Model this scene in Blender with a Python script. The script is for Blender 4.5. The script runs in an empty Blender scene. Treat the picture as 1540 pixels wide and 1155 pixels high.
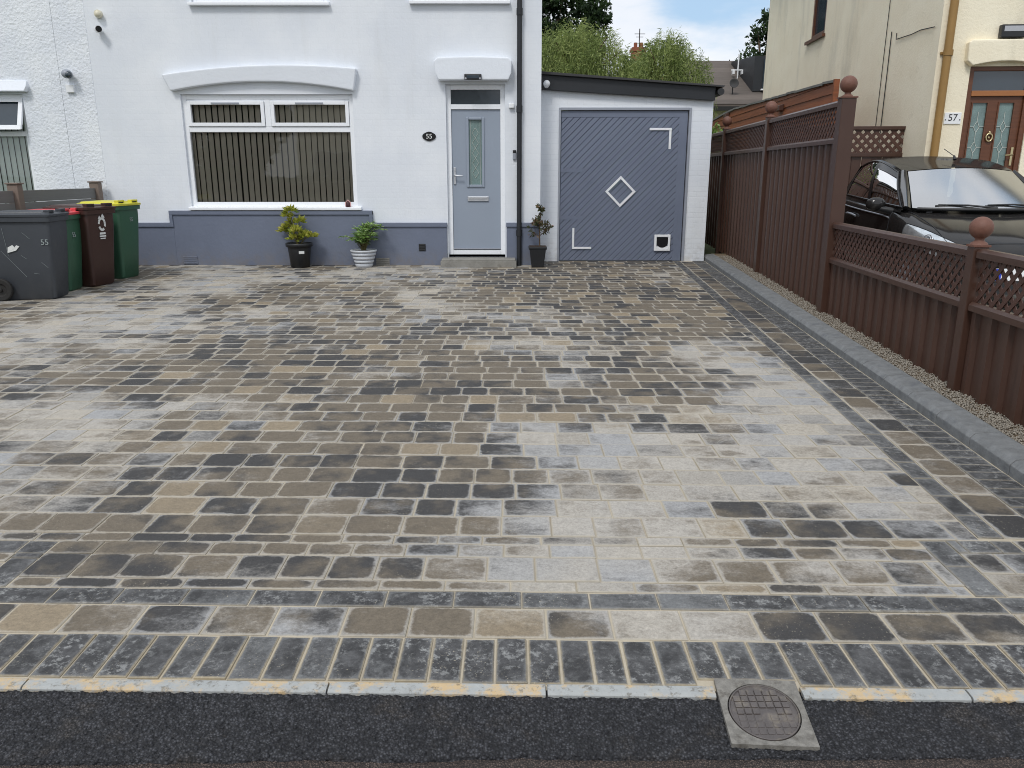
import bpy, bmesh, math, random
from mathutils import Vector, Matrix, noise
random.seed(7)
R = random.Random(11)
SC = bpy.context.scene
COL = SC.collection
rad = math.radians

def g(y):                       # the plot rises gently from the footway to the houses
    return 0.0158 * y

# ------------------------------------------------------------------ materials
class NT:
    def __init__(s, name):
        s.m = bpy.data.materials.new(name); s.m.use_nodes = True
        s.t = s.m.node_tree; s.t.nodes.clear()
        s.out = s.t.nodes.new('ShaderNodeOutputMaterial')
    def n(s, typ, **kw):
        nd = s.t.nodes.new(typ)
        for k, v in kw.items(): setattr(nd, k, v)
        return nd
    def put(s, sock, v):
        if v is None: return
        if hasattr(v, 'is_output') or isinstance(v, bpy.types.NodeSocket): s.t.links.new(v, sock)
        else:
            if isinstance(v, (tuple, list)) and len(v) == 3 and sock.type == 'RGBA': v = (*v, 1)
            sock.default_value = v
    def math(s, op, a, b=None, c=None, clamp=False):
        nd = s.n('ShaderNodeMath', operation=op, use_clamp=clamp)
        s.put(nd.inputs[0], a); s.put(nd.inputs[1], b); s.put(nd.inputs[2], c)
        return nd.outputs[0]
    def vmath(s, op, a, b=None):
        nd = s.n('ShaderNodeVectorMath', operation=op)
        s.put(nd.inputs[0], a); s.put(nd.inputs[1], b)
        return nd.outputs[1] if op in ('LENGTH', 'DOT_PRODUCT', 'DISTANCE') else nd.outputs[0]
    def noise(s, vec, scale, detail=3, rough=.55, col=False):
        nd = s.n('ShaderNodeTexNoise'); s.put(nd.inputs['Vector'], vec)
        nd.inputs['Scale'].default_value = scale; nd.inputs['Detail'].default_value = detail; nd.inputs['Roughness'].default_value = rough
        return nd.outputs[1 if col else 0]
    def mix(s, f, a, b, blend='MIX'):
        nd = s.n('ShaderNodeMix', data_type='RGBA', blend_type=blend)
        s.put(nd.inputs[0], f); s.put(nd.inputs[6], a); s.put(nd.inputs[7], b)
        return nd.outputs[2]
    def step(s, v, a, b, lo=0., hi=1.):
        nd = s.n('ShaderNodeMapRange', interpolation_type='SMOOTHSTEP')
        s.put(nd.inputs[0], v)
        for i, x in ((1, a), (2, b), (3, lo), (4, hi)): s.put(nd.inputs[i], x)
        return nd.outputs[0]
    def sep(s, v):
        nd = s.n('ShaderNodeSeparateXYZ'); s.put(nd.inputs[0], v); return nd.outputs
    def comb(s, x, y, z):
        nd = s.n('ShaderNodeCombineXYZ')
        for i, v in enumerate((x, y, z)): s.put(nd.inputs[i], v)
        return nd.outputs[0]
    def attr(s, name, which='Fac'):
        nd = s.n('ShaderNodeAttribute', attribute_name=name); return nd.outputs[which]
    def pos(s):
        return s.n('ShaderNodeNewGeometry').outputs['Position']
    def obj(s):
        return s.n('ShaderNodeTexCoord').outputs['Object']
    def bump(s, h, strength=.3, dist=.01, normal=None):
        nd = s.n('ShaderNodeBump'); s.put(nd.inputs['Height'], h)
        nd.inputs['Strength'].default_value = strength; nd.inputs['Distance'].default_value = dist
        if normal is not None: s.put(nd.inputs['Normal'], normal)
        return nd.outputs[0]
    def pbr(s, col, rough=.6, metal=0., nrm=None, spec=.5, coat=0., sheen=0.):
        p = s.n('ShaderNodeBsdfPrincipled')
        s.put(p.inputs['Base Color'], col); s.put(p.inputs['Roughness'], rough); s.put(p.inputs['Metallic'], metal)
        p.inputs['Specular IOR Level'].default_value = spec
        p.inputs['Coat Weight'].default_value = coat; p.inputs['Coat Roughness'].default_value = .03
        s.put(p.inputs['Normal'], nrm)
        s.t.links.new(p.outputs[0], s.out.inputs[0])
        return p

def srgb(r, g_, b):
    f = lambda c: (c / 255 / 12.92) if c / 255 <= .04045 else ((c / 255 + .055) / 1.055) ** 2.4
    return (f(r), f(g_), f(b))

def basic(name, col, rough=.6, var=.15, vs=6., bump=.1, bs=60., metal=0., spec=.5, coat=0., dirt=0., dirtcol=(.1, .085, .06), bdist=.004, zdirt=None):
    m = NT(name); p = m.obj()
    n1 = m.noise(p, vs, 4); n2 = m.noise(p, vs * 7.3, 3)
    f = m.math('MULTIPLY', m.math('SUBTRACT', m.math('ADD', m.math('MULTIPLY', n1, .7), m.math('MULTIPLY', n2, .3)), .5), 2.2 * var)
    c = m.mix(1., col, m.comb(*[m.math('ADD', f, 1.)] * 3), 'MULTIPLY')
    if dirt:
        d = m.step(m.noise(p, vs * .6, 6, .7), .48, .75, 0, dirt)
        c = m.mix(d, c, dirtcol)
    if zdirt:
        z = m.sep(m.pos())[2]
        d = m.math('MULTIPLY', m.step(z, zdirt[0], zdirt[1], zdirt[2], 0.), m.step(m.noise(p, 9, 5, .7), .3, .7))
        c = m.mix(d, c, dirtcol)
    nr = m.bump(m.noise(p, bs, 4, .6), bump, bdist) if bump else None
    rr = m.math('ADD', m.math('MULTIPLY', m.math('SUBTRACT', n2, .5), .25), rough)
    m.pbr(c, rr, metal, nr, spec, coat)
    return m.m

M = {}
def painted_brick(name='white_painted_brick', k=.38):
    m = NT(name); p = m.obj(); w = m.pos(); s = m.sep(w)
    b = m.n('ShaderNodeTexBrick'); v = m.comb(s[0], s[2], 0.)
    m.put(b.inputs['Vector'], m.vmath('ADD', v, m.vmath('MULTIPLY', m.noise(w, 14, 2, col=True), (.012, .012, 0))))
    b.inputs['Scale'].default_value = 1.; b.inputs['Brick Width'].default_value = .235; b.inputs['Row Height'].default_value = .078
    b.inputs['Mortar Size'].default_value = .007; b.inputs['Mortar Smooth'].default_value = 1.
    b.inputs['Color1'].default_value = (1, 1, 1, 1); b.inputs['Color2'].default_value = (.8, .8, .8, 1); b.inputs['Mortar'].default_value = (.45, .45, .45, 1)
    h = m.math('ADD', m.math('MULTIPLY', b.outputs[0], k), m.math('MULTIPLY', m.noise(w, 26, 5, .65), 1.1))
    c = m.mix(m.step(m.noise(w, 1.1, 5, .6), .35, .7), srgb(222, 227, 234), srgb(231, 235, 240))
    streak = m.noise(m.comb(m.math('MULTIPLY', s[0], 5.), s[1], m.math('MULTIPLY', s[2], .5)), 1., 4, .6)
    c = m.mix(m.step(streak, .52, .8, 0, .16), c, srgb(196, 198, 196))
    c = m.mix(m.math('MULTIPLY', m.step(s[2], .2, .75, .5, 0), m.step(m.noise(w, 7, 5, .7), .4, .7)), c, srgb(176, 170, 158))
    c = m.mix(m.math('MULTIPLY', b.outputs[1], .18 * k), c, srgb(190, 197, 206))
    m.pbr(c, .62, 0, m.bump(h, .30, .007), .35); return m.m
def roughcast():
    m = NT('white_roughcast'); w = m.pos(); s = m.sep(w)
    v = m.n('ShaderNodeTexVoronoi'); m.put(v.inputs['Vector'], m.vmath('ADD', w, m.vmath('MULTIPLY', m.noise(w, 9, 3, col=True), (.08, .08, .08)))); v.inputs['Scale'].default_value = 26
    h = m.math('ADD', m.noise(w, 22, 5, .62), m.math('MULTIPLY', v.outputs[0], .5))
    c = m.mix(m.step(m.noise(w, 2, 5, .6), .35, .7), srgb(224, 229, 236), srgb(234, 238, 242))
    c = m.mix(m.step(h, .45, .62, .18, 0), c, srgb(178, 184, 194))
    m.pbr(c, .8, 0, m.bump(h, .55, .020), .3); return m.m
def cream(name, streak):
    m = NT(name); w = m.pos(); s = m.sep(w)
    st = m.noise(m.comb(m.math('MULTIPLY', s[0], 1.3), m.math('MULTIPLY', s[1], 1.3), m.math('MULTIPLY', s[2], .35)), 1., 6, .65)
    c = m.mix(m.step(m.noise(w, 1.4, 5), .3, .7), srgb(241, 231, 206), srgb(247, 239, 216))
    c = m.mix(m.step(st, .50, .74, 0, streak), c, srgb(150, 146, 132))
    c = m.mix(m.step(m.noise(w, 4, 6, .7), .56, .75, 0, .3), c, srgb(206, 196, 168))
    m.pbr(c, .85, 0, m.bump(m.math('ADD', m.noise(w, 30, 5, .65), m.math('MULTIPLY', m.noise(w, 90, 3), .5)), .5, .012), .25); return m.m
def planks(name, base, axis, pitch, line=.35, grain=.2, rough=.6):
    m = NT(name); w = m.obj(); s = m.sep(w)
    k = m.math('FLOOR', m.math('DIVIDE', s[axis], pitch))
    gr = m.noise(m.comb(m.math('ADD', m.math('MULTIPLY', s[0], 1.5), m.math('MULTIPLY', k, 3.7)), m.math('MULTIPLY', s[1], 1.5), m.math('MULTIPLY', s[2], 34.)), 1., 5, .7)
    wn = m.n('ShaderNodeTexWhiteNoise', noise_dimensions='1D'); m.put(wn.inputs[1], k)
    f = m.math('ADD', m.math('MULTIPLY', m.math('SUBTRACT', gr, .5), 2 * grain * 2), m.math('MULTIPLY', m.math('SUBTRACT', wn.outputs[0], .5), .35))
    c = m.mix(1., base, m.comb(*[m.math('ADD', f, 1.)] * 3), 'MULTIPLY')
    m.pbr(c, rough, 0, m.bump(gr, .25, .004)); return m.m
def glass(name, tint=(.9, .95, .95), refl=1., rough=.0):
    m = NT(name)
    fr = m.n('ShaderNodeFresnel'); fr.inputs[0].default_value = 1.5
    t = m.n('ShaderNodeBsdfTransparent'); t.inputs[0].default_value = (*tint, 1)
    gl = m.n('ShaderNodeBsdfGlossy'); gl.inputs[0].default_value = (1, 1, 1, 1); gl.inputs[1].default_value = rough
    wv = m.bump(m.noise(m.pos(), 1.6, 2), .03, .05); m.put(gl.inputs['Normal'], wv)
    mx = m.n('ShaderNodeMixShader'); m.put(mx.inputs[0], m.math('MINIMUM', m.math('MULTIPLY', fr.outputs[0], refl), .60 if refl > 2 else 1.))
    m.t.links.new(t.outputs[0], mx.inputs[1]); m.t.links.new(gl.outputs[0], mx.inputs[2]); m.t.links.new(mx.outputs[0], m.out.inputs[0])
    return m.m
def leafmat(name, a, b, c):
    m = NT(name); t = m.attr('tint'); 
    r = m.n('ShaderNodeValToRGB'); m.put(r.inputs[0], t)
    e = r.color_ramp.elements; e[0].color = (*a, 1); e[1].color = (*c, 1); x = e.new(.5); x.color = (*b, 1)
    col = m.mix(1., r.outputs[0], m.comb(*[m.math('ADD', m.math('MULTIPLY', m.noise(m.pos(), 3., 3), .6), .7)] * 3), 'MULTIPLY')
    d = m.n('ShaderNodeBsdfPrincipled'); m.put(d.inputs[0], col); d.inputs['Roughness'].default_value = .55; d.inputs['Specular IOR Level'].default_value = .3
    tr = m.n('ShaderNodeBsdfTranslucent'); m.put(tr.inputs[0], col)
    mx = m.n('ShaderNodeMixShader'); mx.inputs[0].default_value = .3
    m.t.links.new(d.outputs[0], mx.inputs[1]); m.t.links.new(tr.outputs[0], mx.inputs[2]); m.t.links.new(mx.outputs[0], m.out.inputs[0])
    return m.m

def pavermat():
    m = NT('block_paving'); w = m.pos()
    uv = m.sep(m.n('ShaderNodeUVMap', uv_map='loc').outputs[0]); hf = m.sep(m.n('ShaderNodeUVMap', uv_map='half').outputs[0])
    tint = m.sep(m.attr('tint', 'Vector')); dry0 = m.attr('dry'); dark = m.attr('dark')
    cen = lambda v, k: m.math('MULTIPLY', m.math('SUBTRACT', v, .5), k)
    add = lambda *a: a[0] if len(a) == 1 else m.math('ADD', a[0], add(*a[1:]))
    # distance in from the block's rounded edge
    r = .040
    qx = m.math('MAXIMUM', m.math('SUBTRACT', m.math('ABSOLUTE', uv[0]), m.math('SUBTRACT', hf[0], r)), 0)
    qy = m.math('MAXIMUM', m.math('SUBTRACT', m.math('ABSOLUTE', uv[1]), m.math('SUBTRACT', hf[1], r)), 0)
    ed = m.math('SUBTRACT', r, m.math('SQRT', m.math('ADD', m.math('MULTIPLY', qx, qx), m.math('MULTIPLY', qy, qy))))
    ed = add(ed, cen(m.noise(w, 9, 4, .6), .040), cen(m.noise(w, 48, 4, .7), .022))
    # how far this spot has dried: broad patches that run across blocks, broken up finely, plus a little per block
    flat = m.vmath('MULTIPLY', w, (.62, 1., 1.))
    dry = add(dry0, cen(m.noise(flat, 2.4, 5, .6), 1.35), cen(tint[0], .40))
    cloud = add(dry, cen(m.noise(flat, 13, 6, .72), .9), cen(m.noise(w, 70, 4, .7), .4))
    dust = m.step(cloud, .36, .92)
    stain = m.math('MULTIPLY', m.step(add(m.noise(flat, 3.6, 5, .6), cen(m.noise(w, 19, 4, .7), .18)), .60, .70), .75)
    dust = m.math('MULTIPLY', dust, m.math('SUBTRACT', 1., stain))
    e0 = m.math('MULTIPLY', m.step(dry, -.3, .9), .013)
    core = m.step(m.math('SUBTRACT', ed, e0), -.003, .010)
    core = add(m.math('MULTIPLY', core, m.math('SUBTRACT', 1., .30)), .30)
    core = m.math('MAXIMUM', core, m.step(dry, .05, -.35))
    damp = m.math('MULTIPLY', core, m.math('SUBTRACT', 1., dust))
    # block colours: brown-buff to charcoal, many of them two-tone
    two = add(cen(m.noise(w, 5.5, 3), 1.5), cen(m.noise(w, .95, 3), 1.6), m.math('MULTIPLY', tint[1], .7), .15)
    base = m.mix(m.step(two, .30, .80), srgb(108, 99, 86), srgb(62, 61, 61))
    base = m.mix(m.step(tint[2], .90, .94, 0, .75), base, srgb(148, 134, 112))
    pale = m.mix(m.step(add(m.math('MULTIPLY', m.noise(w, 1.7, 4), .8), m.math('MULTIPLY', tint[1], .5)), .5, .85), srgb(169, 164, 156), srgb(155, 155, 155))
    pale = m.mix(m.step(tint[2], .74, .95, 0, .5), pale, srgb(174, 165, 149))
    pale = m.mix(m.step(tint[2], .22, .05, 0, .5), pale, srgb(148, 142, 132))
    base = m.mix(dark, base, m.mix(m.step(m.noise(w, 12, 5, .7), .35, .7), srgb(56, 56, 57), srgb(88, 88, 89)))
    pale = m.mix(dark, pale, m.mix(m.noise(w, 9, 5, .7), srgb(84, 86, 88), srgb(138, 139, 139)))
    c = m.mix(damp, pale, base)
    c = m.mix(m.math('MULTIPLY', m.math('MULTIPLY', dark, m.step(m.noise(w, 30, 6, .78), .50, .62)), m.step(m.noise(w, 4.3, 4), .4, .62, .12, .75)), c, srgb(150, 151, 150))
    grain = add(1., cen(m.noise(w, 90, 5, .8), 1.3), cen(m.noise(w, 28, 4, .65), .55))
    c = m.mix(1., c, m.comb(grain, grain, grain), 'MULTIPLY')
    # kiln-dried sand caught along the joints and dusted about
    e2 = m.math('MINIMUM', m.math('SUBTRACT', hf[0], m.math('ABSOLUTE', uv[0])), m.math('SUBTRACT', hf[1], m.math('ABSOLUTE', uv[1])))
    rim = m.step(add(e2, cen(m.noise(w, 26, 4, .7), .010)), .002, .011, 1., 0.)
    rim = m.math('MULTIPLY', rim, m.step(add(dry0, cen(m.noise(w, 4, 4), 1.6)), -.5, .6, .12, .9))
    front = m.step(m.sep(w)[1], 2.30, 2.36, 1., 0.)
    rim = m.math('MULTIPLY', rim, m.math('SUBTRACT', 1., m.math('MULTIPLY', m.math('MULTIPLY', dark, m.math('SUBTRACT', 1., front)), .7)))
    c = m.mix(rim, c, m.mix(dark, srgb(172, 165, 151), srgb(172, 159, 133)))
    speck = m.math('MULTIPLY', m.step(m.noise(w, 130, 2), .64, .72), m.step(m.noise(w, 3.1, 4), .48, .66, 0, .75))
    c = m.mix(speck, c, srgb(184, 176, 158))
    h = add(m.math('MULTIPLY', m.noise(w, 75, 5, .72), .8), m.math('MULTIPLY', m.noise(w, 16, 3), .5))
    m.pbr(c, add(.9, m.math('MULTIPLY', damp, -.22)), 0, m.bump(h, .6, .007), .35); return m.m

def asphalt(name, a, b, scale=150):
    m = NT(name); w = m.pos()
    v = m.n('ShaderNodeTexVoronoi'); m.put(v.inputs['Vector'], w); v.inputs['Scale'].default_value = scale
    s = m.sep(v.outputs[1])
    c = m.mix(m.step(m.math('MULTIPLY', s[0], m.noise(w, 22, 3)), .1, .5), a, b)
    c = m.mix(m.step(m.noise(w, 240, 2), .7, .8, 0, .5), c, srgb(120, 112, 100))
    c = m.mix(m.step(m.noise(w, 5, 5, .7), .52, .72, 0, .45), c, srgb(96, 86, 74))
    c = m.mix(m.step(v.outputs[0], .25, .6, 0., .7), c, (.006, .006, .007))
    h = m.math('ADD', m.math('SUBTRACT', 1., v.outputs[0]), m.math('MULTIPLY', m.noise(w, 60, 4), .6))
    m.pbr(c, .7, 0, m.bump(h, 1., .012), .45); return m.m

def concrete_edge():
    m = NT('pale_concrete'); w = m.pos()
    c = m.mix(m.noise(w, 12, 6, .7), srgb(138, 142, 143), srgb(184, 186, 184))
    c = m.mix(m.step(m.noise(w, 5.3, 6, .75), .47, .6, 0, .9), c, srgb(196, 170, 128))
    c = m.mix(m.step(m.noise(w, 40, 6, .75), .52, .66, 0, .7), c, srgb(104, 98, 88))
    m.pbr(c, .85, 0, m.bump(m.noise(w, 60, 5, .7), .5, .006), .3); return m.m

M['brick'] = painted_brick(); M['garage_brick'] = painted_brick('white_painted_garage_brick', 1.); M['rough'] = roughcast()
M['cream_side'] = cream('cream_render_side', .3); M['cream_front'] = cream('cream_render_front', .3)
M['paver'] = pavermat()
M['sand'] = basic('jointing_sand', srgb(178, 168, 149), .95, .35, 5, .6, 160, dirt=.7, dirtcol=srgb(160, 152, 138))
M['tarmac'] = asphalt('fresh_tarmac', srgb(42, 43, 48), srgb(84, 85, 90), 118)
M['oldtar'] = asphalt('old_tarmac', srgb(88, 76, 70), srgb(124, 110, 102), 190)
M['edge'] = concrete_edge()
M['kerb'] = basic('grey_kerb_block', srgb(116, 118, 119), .88, .6, 16, .7, 60, dirt=.7, dirtcol=srgb(88, 92, 98), bdist=.008)
M['lintel'] = basic('white_masonry_paint', srgb(228, 233, 240), .6, .05, 3, .35, 25, bdist=.01)
M['upvc'] = basic('white_upvc', srgb(240, 243, 247), .3, .02, 3, 0)
M['seal'] = basic('dark_rubber_seal', srgb(40, 42, 46), .6, .1, 9, 0)
M['plinth'] = basic('blue_grey_masonry_paint', srgb(107, 115, 133), .55, .14, 2.2, .35, 22, bdist=.008, zdirt=(.15, .5, .55), dirtcol=srgb(120, 112, 104))
M['garage_door'] = basic('blue_grey_timber_paint', srgb(109, 117, 135), .5, .14, 2.5, .2, 40, dirt=.25, dirtcol=srgb(88, 95, 116))
M['metal_trim'] = basic('grey_metal_trim', srgb(150, 155, 165), .45, .15, 4, .1, 60)
M['door'] = basic('pale_blue_grey_door', srgb(146, 156, 170), .42, .04, 3, .06, 200)
M['chrome'] = basic('chrome', srgb(214, 216, 220), .38, .05, 5, 0, metal=.8)
M['black'] = basic('black_plastic', (.018, .019, .021), .42, .2, 6, .1, 80)
M['blackgloss'] = basic('black_gloss', (.012, .012, .014), .22, .1, 6, 0)
M['fascia'] = basic('black_fascia_board', (.016, .018, .022), .5, .25, 3, .15, 50)
M['felt'] = basic('roof_felt', (.05, .05, .052), .9, .2, 8, .5, 120)
M['white'] = basic('white_plastic', srgb(236, 238, 240), .4, .04, 8, 0)
M['creamp'] = basic('cream_plastic', srgb(214, 208, 186), .4, .06, 8, 0)
M['stone'] = basic('step_stone', srgb(140, 138, 132), .9, .35, 7, .6, 60, dirt=.6, dirtcol=srgb(88, 84, 78))
M['blind'] = basic('brown_blind_fabric', srgb(230, 214, 194), .85, .1, 10, .2, 200)
M['gblind'] = basic('pale_green_blind_fabric', srgb(226, 236, 228), .85, .06, 10, .2, 200)
M['room'] = basic('dim_room', (.14, .125, .105), .9, .2, 2, 0)
M['glass'] = glass('window_glass', (.8, .84, .84), 1.15)
M['clearglass'] = glass('clear_window_glass', (.97, .98, .98), .8)
M['leadglass'] = glass('door_glass', (.35, .42, .42), 1.6)
M['greenglass'] = basic('obscured_glass', srgb(112, 134, 132), .25, .5, 7, .3, 30, spec=.7)
M['darkglass'] = basic('dark_glass', srgb(46, 58, 68), .12, .2, 3, .05, 10, spec=.9)
M['lead'] = basic('lead_strip', srgb(190, 196, 190), .4, .1, 9, 0)
M['fence'] = basic('brown_coated_steel', srgb(71, 49, 40), .38, .16, 3, .08, 90, spec=.5, dirt=.25, dirtcol=srgb(92, 70, 61))
M['finial'] = basic('brown_finial', srgb(108, 72, 59), .6, .3, 30, .7, 70)
M['lattice'] = basic('brown_lattice', srgb(79, 53, 44), .5, .16, 5, .12, 90)
M['timber'] = planks('orange_brown_timber', srgb(128, 72, 40), 2, .15, grain=.35)
M['timbercap'] = basic('weathered_felt_edge', srgb(120, 120, 116), .9, .4, 3, .4, 60)
M['composite'] = planks('grey_composite_board', srgb(112, 112, 110), 2, .145, grain=.1)
M['greypost'] = basic('taupe_fence_post', srgb(122, 108, 98), .7, .2, 5, .2, 60)
M['bin_grey'] = basic('grey_bin_plastic', srgb(66, 70, 76), .5, .12, 3, .2, 140, dirt=.3, dirtcol=srgb(96, 98, 98))
M['bin_green'] = basic('green_bin_plastic', srgb(54, 92, 72), .45, .1, 3, .2, 140, dirt=.15, dirtcol=srgb(80, 120, 90))
M['bin_brown'] = basic('brown_bin_plastic', srgb(64, 42, 37), .42, .12, 3, .2, 140, dirt=.2, dirtcol=srgb(96, 76, 68))
M['lid_red'] = basic('red_lid_plastic', srgb(214, 78, 84), .45, .08, 4, .15, 140)
M['lid_yellow'] = basic('yellow_lid_plastic', srgb(210, 204, 66), .45, .08, 4, .15, 140)
M['rubber'] = basic('tyre_rubber', (.022, .021, .02), .8, .2, 10, .3, 60)
M['print'] = basic('white_print', srgb(226, 228, 226), .5, .05, 30, 0)
M['faintprint'] = basic('faint_print', srgb(150, 160, 160), .6, .2, 60, 0)
M['pot_white'] = basic('grey_white_pot_glaze', srgb(196, 200, 206), .5, .08, 8, .1, 60)
M['pot_groove'] = basic('grey_pot_groove', srgb(150, 155, 164), .7, .1, 8, .1, 60)
M['soil'] = basic('potting_soil', srgb(62, 48, 38), .95, .5, 30, 1., 90, bdist=.02)
M['bark'] = basic('bark', srgb(92, 74, 58), .9, .4, 9, .9, 40, bdist=.03)
M['twig'] = basic('green_stem', srgb(104, 96, 58), .8, .2, 20, .2, 80)
M['gravel'] = basic('buff_gravel', srgb(148, 141, 130), .9, .7, 60, .3, 200)
M['soilbed'] = basic('gravel_bed', srgb(130, 114, 94), .95, .5, 40, 1., 90, bdist=.02)
M['iron'] = basic('worn_iron', srgb(84, 78, 76), .45, .5, 24, .5, 70, spec=.6, dirt=.6, dirtcol=srgb(140, 130, 112))
M['ironframe'] = basic('manhole_frame_iron', srgb(122, 119, 113), .6, .9, 40, .7, 70, spec=.5, dirt=.85, dirtcol=srgb(72, 66, 58))
M['groove'] = basic('dirt_filled_gap', srgb(28, 25, 23), .95, .3, 30, .2, 60)
M['slate'] = planks('grey_brown_roof_slates', srgb(94, 86, 80), 2, .2, grain=.25, rough=.85)
M['redbrick'] = basic('red_brick', srgb(140, 84, 62), .85, .35, 3, .4, 30)
def carpaint():
    m = NT('black_car_paint'); fr = m.n('ShaderNodeFresnel'); fr.inputs[0].default_value = 1.5
    d = m.n('ShaderNodeBsdfDiffuse'); m.put(d.inputs[0], m.mix(m.step(m.noise(m.obj(), 60, 3), .55, .8, 0, .5), (.024, .023, .023), (.044, .042, .041)))
    gl = m.n('ShaderNodeBsdfGlossy'); gl.inputs[1].default_value = .10; m.put(gl.inputs['Normal'], m.bump(m.noise(m.obj(), 3, 2), .02, .05))
    mx = m.n('ShaderNodeMixShader'); m.put(mx.inputs[0], m.math('MINIMUM', m.math('MULTIPLY', fr.outputs[0], 1.1), .30))
    m.t.links.new(d.outputs[0], mx.inputs[1]); m.t.links.new(gl.outputs[0], mx.inputs[2]); m.t.links.new(mx.outputs[0], m.out.inputs[0]); return m.m
M['paint'] = carpaint()
M['screen'] = glass('windscreen_glass', (.25, .28, .28), 9., .16)
M['carglass'] = glass('car_side_glass', (.04, .045, .045), .9)
M['lamp'] = basic('headlight_silver', srgb(206, 212, 216), .16, .6, 14, .3, 24, metal=.7)
M['clear'] = glass('headlight_cover', (.95, .97, .97), 1.3)
M['plate_blue'] = basic('blue_plate_band', srgb(30, 60, 190), .4, .05, 5, 0)
M['brownframe'] = planks('brown_woodgrain_frame', srgb(98, 60, 40), 2, 3., grain=.25, rough=.45)
M['orangebrown'] = basic('orange_brown_rail', srgb(160, 104, 60), .5, .12, 5, .1, 60)
M['ochre'] = basic('ochre_pipe_paint', srgb(152, 118, 66), .55, .18, 3, .15, 60, dirt=.3, dirtcol=srgb(120, 90, 50))
M['brass'] = basic('brass', srgb(206, 190, 150), .25, .1, 5, 0, metal=.9)
M['cable'] = basic('black_cable', (.03, .028, .027), .7, .1, 5, 0)
M['grasscol'] = basic('rough_grass', (.05, .075, .025), .95, .5, 1.5, .5, 30)
M['concrete'] = basic('neighbour_concrete', srgb(150, 146, 138), .9, .25, 2, .4, 50)
M['road'] = basic('road_asphalt', (.06, .06, .062), .9, .25, 3, .6, 120)
M['pinkclay'] = basic('dark_red_ornament', srgb(66, 30, 34), .4, .2, 20, 0)
M['pinkrim'] = basic('pink_ornament', srgb(214, 168, 166), .5, .1, 20, 0)
M['lens'] = basic('lamp_lens', srgb(176, 178, 184), .3, .1, 8, 0)
M['leaf_yellow'] = leafmat('yellow_green_leaf', srgb(84, 104, 44), srgb(164, 172, 66), srgb(222, 214, 120))
M['leaf_bright'] = leafmat('bright_green_leaf', srgb(66, 104, 48), srgb(128, 164, 80), srgb(196, 214, 160))
M['leaf_bronze'] = leafmat('bronze_leaf', srgb(44, 56, 38), srgb(88, 92, 64), srgb(150, 116, 94))
M['leaf_dark'] = leafmat('dark_tree_leaf', srgb(28, 44, 26), srgb(46, 66, 38), srgb(78, 98, 58))
M['leaf_willow'] = leafmat('willow_leaf', srgb(92, 108, 60), srgb(132, 148, 84), srgb(170, 180, 114))

# ------------------------------------------------------------------ mesh building
ORG = {}
def origin(o):
    while o.parent: o = o.parent
    return Vector(o.location)

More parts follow.
